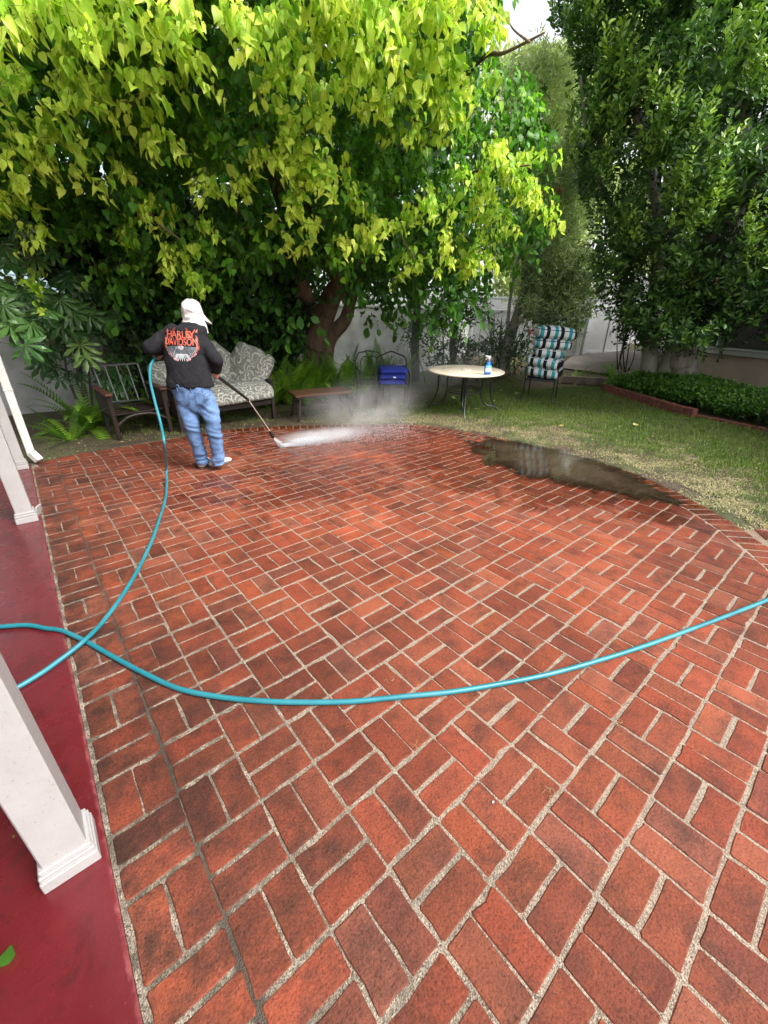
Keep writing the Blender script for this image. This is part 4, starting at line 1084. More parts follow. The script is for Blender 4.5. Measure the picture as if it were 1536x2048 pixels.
def loft(mb, secs, A, D, n=28, p=2.4):
    """secs: (centre, half width along A, half depth along D)"""
    V = []; F = []
    for c, w, dd in secs:
        for k in range(n):
            a = 2*math.pi*k/n; ca, sa = math.cos(a), math.sin(a)
            V.append(Vector(c)+A*w*math.copysign(abs(ca)**(2/p), ca)+D*dd*math.copysign(abs(sa)**(2/p), sa))
    for i in range(len(secs)-1):
        for k in range(n): F.append((i*n+k, i*n+(k+1) % n, (i+1)*n+(k+1) % n, (i+1)*n+k))
    F.append(tuple(range(n))[::-1]); F.append(tuple(range((len(secs)-1)*n, len(secs)*n)))
    mb.add(V, F, True)
def fuse(mb, voxel, it=6):
    me = mb.mesh('tmp'); o = bpy.data.objects.new('tmp', me); col.objects.link(o)
    r = o.modifiers.new('r', 'REMESH'); r.mode = 'VOXEL'; r.voxel_size = voxel; r.use_smooth_shade = True
    s_ = o.modifiers.new('s', 'SMOOTH'); s_.factor = 0.5; s_.iterations = it
    dg = bpy.context.evaluated_depsgraph_get(); ev = o.evaluated_get(dg)
    res = bpy.data.meshes.new_from_object(ev)
    bpy.data.objects.remove(o); return res
def displace(me, fn):
    nv = [v.normal.copy() for v in me.vertices]
    for v, n_ in zip(me.vertices, nv): v.co += n_*fn(v.co)
    me.update()
PB = Vector((1.46, 3.40, 0.0))
V_ = Vector((PB.x-CAMP.x, PB.y-CAMP.y, 0)).normalized(); RP = Vector((V_.y, -V_.x, 0)); ZU = Vector((0, 0, 1))
ya = math.radians(20); AX = RP*math.cos(ya)-V_*math.sin(ya); DX = V_*math.cos(ya)+RP*math.sin(ya)
person = empty('person', PB, 0, 'worker seen from behind in black printed shirt, jeans and pale cap, holding a pressure wand', 'person')
def PL(q): return Vector(q)-PB
J = {k: PL(at(*v)) for k, v in dict(pel=(388, 790, 4.70), hL=(372, 797, 4.73), hR=(410, 798, 4.66), kL=(382, 846, 4.66), kR=(426, 845, 4.58), aL=(404, 914, 4.74), aR=(436, 911, 4.64),
     hem=(380, 772, 4.69), waist=(378, 742, 4.70), chest=(372, 698, 4.75), up=(371, 668, 4.78), nk=(382, 650, 4.80), head=(385, 627, 4.86),
     sL=(338, 664, 4.85), eL=(301, 696, 4.83), wL=(318, 706, 4.97), sR=(402, 678, 4.72), eR=(435, 722, 4.62), wR=(432, 741, 4.70)).items()}
HL = PL(at(317, 711, 4.93)); HRt = PL(at(429, 749, 4.74))
NOZ = at(547, 876, 5.36)
# body: one continuous surface
b = MB()
ellipsoid(b, J['head'], (RP*0.080, V_*0.098, ZU*0.112))
hf = (RP*0.88+V_*0.30-ZU*0.48).normalized(); hs_ = hf.cross(ZU).normalized(); hu = hs_.cross(hf)
fc = J['head']-ZU*0.01
ellipsoid(b, fc+hf*0.035-hu*0.035, (hs_*0.058, hf*0.060, hu*0.075))
ellipsoid(b, fc+hf*0.098-hu*0.012, (hs_*0.013, hf*0.020, hu*0.026)); ellipsoid(b, fc+hf*0.084-hu*0.062, (hs_*0.024, hf*0.012, hu*0.010)); ellipsoid(b, fc+hf*0.078-hu*0.092, (hs_*0.020, hf*0.016, hu*0.014))
for s_ in (-1, 1): ellipsoid(b, fc+hs_*0.074*s_-hf*0.01-hu*0.01, (hs_*0.012, hf*0.020, hu*0.032)); ellipsoid(b, fc+hs_*0.030*s_+hf*0.080+hu*0.018, (hs_*0.014, hf*0.008, hu*0.008))
capsule(b, J['head']-ZU*0.06, J['nk']-ZU*0.04, 0.056, 0.062)
loft(b, [(J['pel']-ZU*0.09, 0.15, 0.10), (J['pel'], 0.165, 0.115), (J['waist'], 0.145, 0.10), (J['chest'], 0.17, 0.115), (J['up'], 0.17, 0.10), (J['nk']-ZU*0.03, 0.07, 0.06)], AX, DX)
for a_, b_, r0, r1 in (('sL', 'eL', .052, .042), ('eL', 'wL', .040, .029), ('sR', 'eR', .052, .042), ('eR', 'wR', .040, .029), ('hL', 'kL', .082, .058), ('kL', 'aL', .055, .038), ('hR', 'kR', .082, .058), ('kR', 'aR', .055, .038)):
    capsule(b, J[a_], J[b_], r0, r1)
def hand(c, wrist, grip, n_out, side):
    """fist closed round a bar: grip = bar direction, n_out = from the bar's centre to the back of the hand"""
    g = grip.normalized(); n0 = (n_out-g*n_out.dot(g)).normalized(); t0 = g.cross(n0)*side
    capsule(b, wrist, c+n0*0.022+g*0.0, 0.026, 0.028)
    for k in range(4):
        off = g*(0.030-0.020*k); R_f = 0.026; r_f = (0.0090, 0.0095, 0.0090, 0.0078)[k]; ln = (0.92, 1.0, 0.95, 0.8)[k]
        pts = [c+off+(n0*math.cos(q)+t0*math.sin(q))*R_f*1.05 for q in [math.radians(x) for x in (10, 65*ln, 120*ln, 175*ln, 225*ln)]]
        capsule(b, c+n0*0.026, pts[0], 0.013, 0.011, 8, 3)
        for p, q in zip(pts, pts[1:]): capsule(b, p, q, r_f, r_f*0.94, 8, 3)
    th = [c+n0*0.022+g*0.030-t0*0.010, c+n0*0.008+g*0.045-t0*0.028, c-n0*0.016+g*0.040-t0*0.018]
    for p, q in zip(th, th[1:]): capsule(b, p, q, 0.0115, 0.0095, 8, 3)
wd = (PL(NOZ)-HRt).normalized()
hand(HRt, J['wR'], wd, -V_*0.5+ZU*0.8+RP*0.2, 1)
hosedir = (PL(at(306, 722, 4.84))-HL).normalized()
hand(HL, J['wL'], hosedir, -V_*0.4+ZU*0.7, -1)
skin = NM('skin'); MAT['skin'] = skin.done(skin.bsdf(skin.ramp(skin.tex(30, 3), [(0.3, (0.33, 0.15, 0.10)), (0.7, (0.45, 0.22, 0.15))]), 0.5, None, 0.4))
link('body', fuse(b, 0.0065, 3), person, MAT['skin'])
# shirt
s = MB()
sec = [(J['hem']-ZU*0.01, 0.222, 0.134), (J['hem']+ZU*0.05, 0.219, 0.132), (J['waist'], 0.204, 0.124), (J['chest']-ZU*0.05, 0.207, 0.128), (J['chest']+ZU*0.04, 0.208, 0.128), (J['up'], 0.204, 0.118), (J['up']+ZU*0.055+RP*0.01, 0.185, 0.112), (J['nk']-ZU*0.005, 0.10, 0.085), (J['nk']+ZU*0.018, 0.082, 0.075)]
loft(s, sec, AX, DX)
capsule(s, J['sL']+RP*0.03, J['eL'], 0.080, 0.070); capsule(s, J['eL'], J['wL']-(J['wL']-J['eL'])*0.12, 0.070, 0.048)
capsule(s, J['sR']-RP*0.02, J['eR'], 0.080, 0.064); capsule(s, J['eR'], J['wR']-(J['wR']-J['eR'])*0.12, 0.062, 0.046)
sm = fuse(s, 0.0115, 7)
def wr(co):
    u = co.dot(AX); z = co.z; d_ = co.dot(DX)
    f = 0.012*noise.noise(Vector((u*3.5+z*4.5, z*1.6-u*2.0, d_*4)))+0.016*(0.35-abs(noise.noise(Vector((u*9-z*5, z*4.5+u*2, d_*7)))))+0.007*(0.3-abs(noise.noise(Vector((u*18+z*12, z*9, d_*14)))))
    if z < J['hem'].z+0.06: f += 0.006*math.sin(u*34)*(1-(z-J['hem'].z)/0.06)
    if abs(z-J['hem'].z-0.030) < 0.004: f -= 0.003
    return f
displace(sm, wr)
sh = NM('black_cotton'); cc = sh.ramp(sh.tex(60, 4), [(0.3, (0.007, 0.007, 0.009)), (0.7, (0.015, 0.015, 0.018))])
MAT['shirt'] = sh.done(sh.bsdf(cc, 0.9, sh.bump(sh.tex(420, 2), 0.25, 0.002), 0.25))
shirt = link('shirt', sm, person, MAT['shirt'])
# jeans
j = MB()
loft(j, [(J['pel']-ZU*0.15+RP*0.01, 0.130, 0.110), (J['pel']-ZU*0.10, 0.172, 0.132), (J['pel']-ZU*0.03, 0.180, 0.138), (J['hem']+ZU*0.02, 0.182, 0.128), (J['hem']+ZU*0.08, 0.172, 0.12)], AX, DX)
for h_, k_, a_, r0, r1, r2 in (('hL', 'kL', 'aL', .098, .074, .066), ('hR', 'kR', 'aR', .096, .073, .066)):
    H_, K_, A_ = J[h_], J[k_], J[a_]
    bot = Vector((A_.x, A_.y, 0.062)); m1 = K_.lerp(bot, 0.55)
    rr = [r0, r0*0.96, r1, r1*0.94, r2*0.95, r2*1.04, r2*0.98]
    loft(j, [(p, r_, r_*1.06) for p, r_ in zip([H_+ZU*0.02, H_.lerp(K_, .5), K_, K_.lerp(bot, .3), K_.lerp(bot, .65), K_.lerp(bot, .88), bot], rr)], AX, DX, 24, 2.2)
jm = fuse(j, 0.0105, 5)
def jr(co):
    z = co.z; u = co.dot(AX); f = 0.020*(0.3-abs(noise.noise(Vector((u*7+z*3, z*9-u*6, co.dot(DX)*3)))))+0.003*noise.noise(Vector((u*16, z*22, co.dot(DX)*14)))
    kn = math.exp(-((z-0.44)/0.10)**2); f += kn*0.018*noise.noise(Vector((u*5+3, z*26+u*10, co.dot(DX)*4)))
    an = math.exp(-((z-0.11)/0.08)**2); f += an*0.020*noise.noise(Vector((u*6, z*40, co.dot(DX)*5+5)))
    se = math.exp(-((z-0.66)/0.07)**2); f += se*0.015*noise.noise(Vector((u*6, z*24+abs(u)*18, 9)))
    return f
displace(jm, jr)
dn = NM('blue_denim'); ccd = dn.ramp(dn.tex(4, 5, 0.6), [(0.28, (0.05, 0.095, 0.20)), (0.55, (0.10, 0.18, 0.35)), (0.80, (0.19, 0.31, 0.52))])
ccd = dn.mix(dn.ramp(dn.tex(90, 4, 0.7), [(0.4, 0.0), (0.7, 0.35)]), ccd, (0.24, 0.33, 0.48))
MAT['denim'] = dn.done(dn.bsdf(ccd, 0.9, dn.bump(dn.tex(500, 2), 0.3, 0.002), 0.2))
jeans = link('jeans', jm, person, MAT['denim'])
def projector(me, Cn, U, W, Dd, lift, psc=1.0):
    bv = BVHTree.FromPolygons([v.co for v in me.vertices], [tuple(p.vertices) for p in me.polygons])
    def f(u, v, l=0.0):
        u *= psc; v *= psc
        o = Cn+U*u+W*v-Dd*0.6; h = bv.ray_cast(o, Dd)
        return (h[0]-Dd*(lift+l)) if h[0] is not None else (Cn+U*u+W*v-Dd*0.15)
    return f
import bmesh
def printed(name, polys, proj, mat, parent, l=0.0, sub=0.02):
    bm = bmesh.new()
    for poly in polys:
        vs = [bm.verts.new((p[0], p[1], 0)) for p in poly]
        try: bm.faces.new(vs)
        except Exception: pass
    bmesh.ops.triangulate(bm, faces=bm.faces[:])
    for _ in range(4):
        ed = [e for e in bm.edges if e.calc_length() > sub]
        if not ed: break
        bmesh.ops.subdivide_edges(bm, edges=ed, cuts=1); bmesh.ops.triangulate(bm, faces=bm.faces[:])
    for v in bm.verts: v.co = proj(v.co.x, v.co.y, l)
    me = bpy.data.meshes.new(name); bm.to_mesh(me); bm.free(); return link(name, me, parent, mat)
def text_print(name, body, x, y, w, h, proj, mat, parent, l, offset=0.0, arch=0.0):
    cu = bpy.data.curves.new(name, 'FONT'); cu.body = body; cu.align_x = 'CENTER'; cu.offset = offset; cu.space_character = 0.92; cu.resolution_u = 3
    o = bpy.data.objects.new('tmp_text', cu); col.objects.link(o)
    me = bpy.data.meshes.new_from_object(o.evaluated_get(bpy.context.evaluated_depsgraph_get())); bpy.data.objects.remove(o)
    bm = bmesh.new(); bm.from_mesh(me)
    bmesh.ops.triangulate(bm, faces=bm.faces[:])
    xs = [v.co.x for v in bm.verts]; ys = [v.co.y for v in bm.verts]
    x0, x1, y0, y1 = min(xs), max(xs), min(ys), max(ys)
    for v in bm.verts: v.co = Vector((x+((v.co.x-x0)/(x1-x0)-0.5)*w, y+((v.co.y-y0)/(y1-y0)-0.5)*h, 0))
    for _ in range(3):
        ed = [e for e in bm.edges if e.calc_length() > 0.018]
        if not ed: break
        bmesh.ops.subdivide_edges(bm, edges=ed, cuts=1); bmesh.ops.triangulate(bm, faces=bm.faces[:])
    for v in bm.verts:
        yy = v.co.y+arch*(1-(2*v.co.x/0.4)**2)
        v.co = proj(v.co.x, yy, l)
    m2 = bpy.data.meshes.new(name); bm.to_mesh(m2); bm.free(); return link(name, m2, parent, mat)
MAT['print_red'] = simple('red_orange_print', (0.42, 0.045, 0.022), 0.7, 0.1, 40)
MAT['print_flame'] = simple('flame_print', (0.30, 0.035, 0.022), 0.7, 0.1, 40)
MAT['print_peach'] = simple('peach_print', (0.50, 0.20, 0.14), 0.7, 0.1, 40)
MAT['print_letter'] = simple('letter_print', (0.62, 0.11, 0.06), 0.7, 0.1, 40)
MAT['print_black'] = simple('black_print', (0.012, 0.012, 0.014), 0.8, 0.1, 40)
MAT['print_white'] = simple('white_print', (0.42, 0.42, 0.44), 0.7, 0.1, 40)
MAT['print_grey'] = simple('grey_print', (0.10, 0.12, 0.135), 0.7, 0.3, 40)
MAT['print_pink'] = simple('pink_print', (0.36, 0.19, 0.21), 0.7, 0.2, 40)
PC = PL(at(366, 682, 4.70)); WU = (J['up']-J['hem']).normalized(); UA = (AX-WU*AX.dot(WU)).normalized()
pj = projector(sm, PC, UA, WU, DX, 0.0025, 0.84)
def flame(x, y, ang, L, w, bend):
    pts = []; 
    for k in range(7):
        u = k/6; a = ang+bend*u; px_ = x+L*u*math.sin(ang+bend*u*0.5); py_ = y+L*u*math.cos(ang+bend*u*0.5); ww = w*(1-u)**0.7*0.5
        pts.append(((px_-ww*math.cos(a), py_+ww*math.sin(a)), (px_+ww*math.cos(a), py_-ww*math.sin(a))))
    return [p[0] for p in pts]+[p[1] for p in pts[::-1]]
fl1, fl2 = [], []
for s_ in (-1, 1):
    for k in range(9):
        x = s_*(0.172-0.010*k*(k > 4)); y = -0.085+0.017*k
        fl1.append(flame(x, y, s_*(0.45-0.05*k), 0.075+0.004*k, 0.030, -s_*0.9)); fl2.append(flame(x-s_*0.006, y+0.004, s_*(0.4-0.05*k), 0.052, 0.012, -s_*0.9))
    for k in range(2): fl1.append(flame(s_*(0.165-0.022*k), 0.095+0.006*k, s_*(0.15), 0.045-0.008*k, 0.024, s_*0.6)); fl2.append(flame(s_*(0.165-0.022*k), 0.100, s_*0.15, 0.032, 0.010, s_*0.6))
    for k in range(5): fl1.append(flame(s_*(0.178-0.012*k), -0.075-0.018*k, s_*0.5, 0.06, 0.022, -s_*1.0))
em = tag(printed('back_print', fl1, pj, MAT['print_flame'], shirt), kind='stuff'); tag(printed('flame_highlight', fl2, pj, MAT['print_peach'], em, 0.0012), kind='stuff')
text_print('lettering_edge', 'HARLEY', 0.0, 0.078, 0.320, 0.086, pj, MAT['print_black'], em, 0.0035, 0.022, -0.006)
text_print('lettering', 'HARLEY', 0.0, 0.078, 0.306, 0.073, pj, MAT['print_letter'], em, 0.0060, 0.0, -0.006)
text_print('lettering_edge', 'DAVIDSON', 0.0, 0.000, 0.375, 0.088, pj, MAT['print_black'], em, 0.0035, 0.022, -0.006)
text_print('lettering', 'DAVIDSON', 0.0, 0.000, 0.358, 0.076, pj, MAT['print_letter'], em, 0.0060, 0.0, -0.006)
def ell(cx_, cy_, a, b_, rot=0, n=18): return [(cx_+a*math.cos(q)*math.cos(rot)-b_*math.sin(q)*math.sin(rot), cy_+a*math.cos(q)*math.sin(rot)+b_*math.sin(q)*math.cos(rot)) for q in [2*math.pi*k/n for k in range(n)]]
wings = []; fe = []; pk = []
for s_ in (-1, 1):
    wings.append([(s_*x, y) for x, y in ((0.0, -0.055), (0.05, -0.050), (0.10, -0.052), (0.165, -0.062), (0.150, -0.100), (0.120, -0.135), (0.085, -0.160), (0.045, -0.165), (0.0, -0.150))])
    for k in range(7): fe.append(flame(s_*(0.155-0.016*k), -0.088-0.013*k, math.pi-s_*0.5, 0.036, 0.008, 0))
    for k in range(5): fe.append(flame(s_*(0.050+0.010*k), -0.060-0.016*k, math.pi-s_*0.2, 0.030, 0.007, 0))
    for k in range(6): pk.append(ell(s_*(0.150-0.016*k), -0.135-0.011*k-0.01*(k == 4), 0.013, 0.007, s_*0.8+k))
    pk.append(ell(s_*0.075, -0.195, 0.017, 0.012)); pk.append(ell(s_*0.052, -0.205, 0.012, 0.012))
printed('eagle_wing', [wings[0]], pj, MAT['print_grey'], em, 0.0008); printed('eagle_wing', [wings[1][::-1]], pj, MAT['print_grey'], em, 0.0008)
tag(printed('feathers', fe, pj, MAT['print_white'], em, 0.0020), kind='stuff'); printed('scrolls', pk, pj, MAT['print_pink'], em, 0.0020)
printed('eagle_body', [ell(0, -0.120, 0.034, 0.050)], pj, MAT['print_grey'], em, 0.0016)
tail = [flame(0.012*k, -0.135, math.pi+0.13*k*(-1), 0.085-0.003*abs(k), 0.018, 0) for k in range(-4, 5)]
printed('eagle_tail', tail, pj, MAT['print_white'], em, 0.0024); printed('tail_lines', [flame(0.012*k+0.006, -0.150, math.pi-0.13*k, 0.06, 0.004, 0) for k in range(-4, 4)], pj, MAT['print_grey'], em, 0.0034)
printed('eagle_head', [ell(0.0, -0.062, 0.034, 0.020), ell(0.002, -0.078, 0.020, 0.020)], pj, MAT['print_white'], em, 0.0030)
printed('eagle_beak', [ell(0.010, -0.088, 0.010, 0.006)], pj, MAT['print_pink'], em, 0.0040)
# pockets, loops
pjj = projector(jm, PL(at(388, 795, 4.6)), UA, ZU, DX, 0.0035)
for s_, x in ((-1, -0.095), (1, 0.090)):
    pk_ = [(x-0.065, 0.055), (x+0.065, 0.050), (x+0.062, -0.055), (x, -0.085), (x-0.062, -0.055)]
    po = printed('pocket', [pk_[::-1]], pjj, MAT['denim'], jeans, 0.0)
    st_ = MB(); pts = [pjj(*q, 0.002) for q in pk_+[pk_[0]]]
    for a_, b_ in zip(pts, pts[1:]): st_.tube([a_.lerp(b_, k/6) for k in range(7)], 0.0012, 4)
    st_.build('stitching', MAT['print_black'], po)
for x in (-0.13, 0.0, 0.10): m = MB(); m.bar(pjj(x, 0.10, 0.003), pjj(x, 0.06, 0.003), 0.012, 0.005); m.build('belt_loop', MAT['denim'], jeans)
# shoes
MAT['shoe'] = simple('worn_white_leather', (0.62, 0.57, 0.50), 0.6, 0.15, 20, 0.3, 90); MAT['sole'] = simple('brown_sole', (0.10, 0.06, 0.045), 0.7, 0.2, 20)
def shoe(c, dirv):
    dirv = dirv.normalized(); sd = Vector((dirv.y, -dirv.x, 0))
    u = MB()
    ellipsoid(u, c+ZU*0.045-dirv*0.02, (sd*0.044, dirv*0.062, ZU*0.050)); ellipsoid(u, c+ZU*0.040+dirv*0.07, (sd*0.045, dirv*0.085, ZU*0.036)); ellipsoid(u, c+ZU*0.034+dirv*0.145, (sd*0.042, dirv*0.055, ZU*0.027))
    t = link('shoe', fuse(u, 0.007, 3), person, MAT['shoe'])
    m = MB(); pts = [(-0.085, 0.0), (-0.078, 0.028), (-0.04, 0.038), (0.05, 0.040), (0.12, 0.046), (0.17, 0.038), (0.198, 0.015), (0.198, -0.015), (0.17, -0.038), (0.12, -0.046), (0.05, -0.040), (-0.04, -0.038), (-0.078, -0.028)]
    m.prism([tuple((c+dirv*a+sd*b2).xy) for a, b2 in pts][::-1], 0.002, 0.022); m.build('sole', MAT['sole'], t)
fl_ = PL(gp(407, 937)); fr2 = PL(gp(432, 933))
shoe(Vector((fl_.x, fl_.y, 0))+V_*0.06, V_*0.8+RP*0.25); shoe(Vector((fr2.x, fr2.y, 0))+V_*0.03, V_*0.45+RP*0.9)
# cap with neck flap
hc = J['head']+ZU*0.012
c_ = MB()
ellipsoid(c_, hc, (RP*0.098, V_*0.112, ZU*0.118))
loft(c_, [(hc-ZU*0.190-V_*0.050-RP*0.016, 0.140, 0.100), (hc-ZU*0.13-V_*0.045-RP*0.010, 0.116, 0.092), (hc-ZU*0.07-V_*0.02, 0.098, 0.090), (hc-ZU*0.0-V_*0.01, 0.092, 0.095), (hc+ZU*0.05, 0.080, 0.085)], RP, V_, 24, 2.0)
cm = fuse(c_, 0.008, 4)
displace(cm, lambda co: 0.020*(0.3-abs(noise.noise(Vector((co.x*7+co.z*12, co.y*7, co.z*9)))))+0.006*noise.noise(co*28+Vector((0, 0, 3)))+0.004*abs(noise.noise(co*17)))
cp = NM('pale_cap_cloth'); MAT['cap'] = cp.done(cp.bsdf(cp.ramp(cp.tex(12, 4), [(0.3, (0.50, 0.44, 0.42)), (0.7, (0.64, 0.58, 0.57))]), 0.85, cp.bump(cp.tex(60, 5, 0.7), 0.5, 0.008), 0.2))
cap = link('cap', cm, person, MAT['cap'])
V = []; F = []
for i in range(9):
    u = i/8
    for k in range(13):
        a = math.radians(-62+124*k/12); r_ = 0.090+0.120*u*math.cos(a*0.75)
        p = hc+hf*(math.cos(a)*r_)+hs_*(math.sin(a)*(0.082+0.006*u))+hu*(0.036-0.020*math.sin(a)**2-0.050*u)
        V.append(p)
for i in range(8):
    for k in range(12): F.append((i*13+k, i*13+k+1, (i+1)*13+k+1, (i+1)*13+k))
me = bpy.data.meshes.new('visor'); me.from_pydata([tuple(v) for v in V], [], F); me.polygons.foreach_set('use_smooth', [True]*len(F)); me.materials.append(MAT['cap'])
o = link('visor', me, cap); md = o.modifiers.new('thick', 'SOLIDIFY'); md.thickness = 0.004

# pressure washer wand, held in the right hand
HW = PB+HRt
wand = empty('pressure_wand', HW, 0, 'black and steel pressure washer wand held by the worker, spraying the bricks', 'pressure washer')
nz_ = NOZ-HW; dw = nz_.normalized(); e1 = dw*0.43; bendp = HW+e1
q0 = at(434, 752, 4.77)-HW; q1 = at(497, 800, 5.04)-HW; q2 = at(540, 862, 5.28)-HW
m = MB(); m.tube([q0, q0.lerp(q1, 0.5), q1], [0.019, 0.017, 0.016], 12); m.build('grip_sleeve', MAT['iron'], wand)
st = NM('steel'); MAT['steel'] = st.done(st.bsdf((0.85, 0.83, 0.78), 0.42, None, 0.5, 0.85))
m = MB(); m.tube([q1, q1.lerp(q2, 0.6), q2], 0.0065, 10); m.build('lance', MAT['steel'], wand)
m = MB(); m.tube([q2, q2.lerp(nz_, 0.35), q2.lerp(nz_, 0.75), nz_], [0.012, 0.024, 0.024, 0.010], 14); m.build('nozzle', MAT['iron'], wand)
m = MB(); m.tube([q0-dw*0.14, q0-dw*0.06, q0], [0.020, 0.026, 0.022], 12); m.bar(q0-dw*0.10, q0-dw*0.11-ZU*0.13-V_*0.02, 0.028, 0.04, bev=0.006); m.build('gun_body', MAT['iron'], wand)
m = MB(); m.tube([q0-dw*0.05-ZU*0.02, q0-dw*0.055-ZU*0.06, q0-dw*0.075-ZU*0.10], 0.006, 8); m.build('trigger', MAT['iron'], wand)

# ------------------------------------------------------------------ leaves
def norm(a): return a/np.maximum(np.linalg.norm(a, axis=-1, keepdims=True), 1e-9)
def leaf_template(rows, fold=0.18, droop=0.12, wave=0.0):
    """rows: (y, half width); returns verts, quads"""
    V = []; F = []
    for i, (y, w) in enumerate(rows):
        z = -droop*y*y
        V += [(-w, y, z+fold*w+wave*math.sin(i*2.3)), (0, y+0.02, z), (w, y, z+fold*w-wave*math.sin(i*2.3+1))]
    for i in range(len(rows)-1):
        b = i*3; F += [(b, b+1, b+4, b+3), (b+1, b+2, b+5, b+4)]
    return np.array(V, float), np.array(F, int)
HEART = leaf_template([(-0.06, 0.17), (0.06, 0.33), (0.28, 0.40), (0.52, 0.33), (0.76, 0.17), (0.92, 0.05), (1.04, 0.004)], 0.30, 0.22, 0.02)
HEART2 = leaf_template([(-0.05, 0.14), (0.10, 0.27), (0.32, 0.31), (0.55, 0.25), (0.80, 0.11), (1.06, 0.004)], 0.55, 0.38, 0.03)
HEART3 = leaf_template([(-0.06, 0.20), (0.08, 0.38), (0.30, 0.44), (0.50, 0.30), (0.62, 0.26), (0.80, 0.15), (1.0, 0.01)], 0.15, 0.10, 0.03)
ELL = leaf_template([(0.0, 0.02), (0.35, 0.21), (0.70, 0.18), (1.0, 0.01)], 0.35, 0.15)
NARROW = leaf_template([(0.0, 0.02), (0.4, 0.085), (0.75, 0.06), (1.0, 0.005)], 0.3, 0.25)
ROUND = leaf_template([(0.0, 0.05), (0.3, 0.32), (0.7, 0.32), (1.0, 0.03)], 0.25, 0.15)
def foliage(name, mat, T, P, Y, Z, S, age, parent=None, jitter=0.0, **tags):
    """many leaves in one mesh: P base points, Y pointing along each leaf, Z its face"""
    TV, TF = T
    Y = norm(Y); X = norm(np.cross(Y, Z)); Z = np.cross(X, Y)
    n = len(P); k = len(TV)
    wx = rng.uniform(0.66, 1.12, n)[:, None, None]; cz = rng.uniform(-0.4, 2.4, n)[:, None, None]; tw = rng.normal(0, 0.25, n)[:, None, None]
    V = P[:, None, :]+S[:, None, None]*(wx*TV[None, :, 0:1]*X[:, None, :]+TV[None, :, 1:2]*Y[:, None, :]+(cz*TV[None, :, 2:3]+tw*TV[None, :, 0:1]*TV[None, :, 1:2])*Z[:, None, :])
    F = (TF[None]+(np.arange(n)*k)[:, None, None]).reshape(-1, 4)
    me = npmesh(name, V.reshape(-1, 3), F, {'age': np.repeat(age, k)}, False)
    o = link(name, me, parent, mat)
    tag(o, **tags); return o
def rays(px, py, d):
    px = np.asarray(px, float); py = np.asarray(py, float)
    D = (px[:, None]-768)/FPX*np.array(_R)-(py[:, None]-1024)/FPX*np.array(_U)+np.array(_f)
    return np.array(CAMP)+D*(np.asarray(d)/np.hypot(D[:, 0], D[:, 1]))[:, None]
def inpoly(poly, px, py):
    c = np.zeros(len(px), bool); n = len(poly)
    for i in range(n):
        x1, y1 = poly[i]; x2, y2 = poly[(i+1) % n]
        if y1 == y2: continue
        c ^= ((y1 > py) != (y2 > py)) & (px < (x2-x1)*(py-y1)/(y2-y1)+x1)
    return c
def sample(poly, n, d0, d1, nz=None, thr=-9, dfun=None, power=1.0):
    """points in the tree's volume, seen as a region of directions and a span of distances"""
    out = []; xs = [p[0] for p in poly]; ys = [p[1] for p in poly]
    got = 0
    for _ in range(60):
        px = rng.uniform(min(xs), max(xs), n*2); py = rng.uniform(min(ys), max(ys), n*2)
        k = inpoly(poly, px, py); px, py = px[k], py[k]
        u = rng.random(len(px))**power
        d = d0+(d1-d0)*u
        if dfun is not None: d = dfun(px, py)+(d1-d0)*u
        P = rays(px, py, d)
        if nz:
            v = np.array([noise.noise(Vector(q*nz)) for q in P]); P = P[v > thr]
        out.append(P); got += len(P)
        if got >= n: break
    return np.concatenate(out)[:n]
def rnd3(n, s=1.0): return rng.normal(0, s, (n, 3))
UP = np.array([0, 0, 1.0]); TOCAM = -np.array(_f); FWA = np.array(FW); RTA = np.array(RT)

def hang(P, n, L, out, spread=0.10, arch=0.25):
    """drooping twigs: n leaf bases along each; returns base points, twig index position 0..1"""
    m = len(P); t = np.linspace(0.05, 1, n)[None, :, None]
    side = norm(rnd3(m)*np.array([1, 1, 0.15])+out*0.6)[:, None, :]
    l = (L*rng.uniform(0.6, 1.25, m))[:, None, None]
    B = P[:, None, :]+side*l*(np.sin(t*1.5)*0.85)+np.array([0, 0, -1.0])*l*(t**1.7)*0.60+rng.normal(0, spread*0.35, (m, n, 3))
    tt = np.broadcast_to(t, (m, n, 1)).reshape(-1)
    return B.reshape(-1, 3), tt, np.repeat(side.reshape(m, 3), n, 0)

# ---- the big yellow-green tree
TB = og(637, 9.35)
tree = empty('mulberry_tree', TB, 0, 'big broadleaf tree with drooping yellow-green leaves over the far side of the patio', 'tree')
tm = Matrix.Translation(TB)
def W2L(P, o): return P-np.array(o.location)
def limb(pts, r0, r1, nm='limb', par=None, mat='bark_brown', n=40, seg=10, rough=0.04):
    pts = bez(pts, n); m = MB(); k = len(pts)
    rs = [(r0+(r1-r0)*(i/(k-1))**0.8)*(1+rough*2*noise.noise(Vector((i*0.35, r0*9, 1)))) for i in range(k)]
    m.tube(pts, rs, seg); return m.build(nm, MAT[mat], par)
def rel(o, *pts): return [Vector(p)-o.location for p in pts]
R0 = TB+Vector((0, 0, -0.15))
limb(rel(tree, R0+RT*-0.15, at(628, 700, 9.35), at(625, 640, 9.20), at(600, 560, 8.80), at(590, 480, 8.8), at(540, 330, 7.8), at(470, 150, 7.0)), 0.27, 0.08, 'trunk', tree, seg=18)
limb(rel(tree, R0+RT*0.14, at(655, 690, 9.30), at(690, 640, 9.20), at(705, 590, 9.10), at(740, 500, 8.70), at(800, 330, 8.2), at(860, 130, 7.2)), 0.18, 0.06, 'trunk', tree, seg=16)
limb(rel(tree, at(628, 690, 9.25), at(660, 600, 9.00), at(680, 560, 8.70), at(640, 500, 8.7), at(610, 380, 7.6), at(660, 180, 6.6)), 0.26, 0.06, 'limb', tree, seg=14)
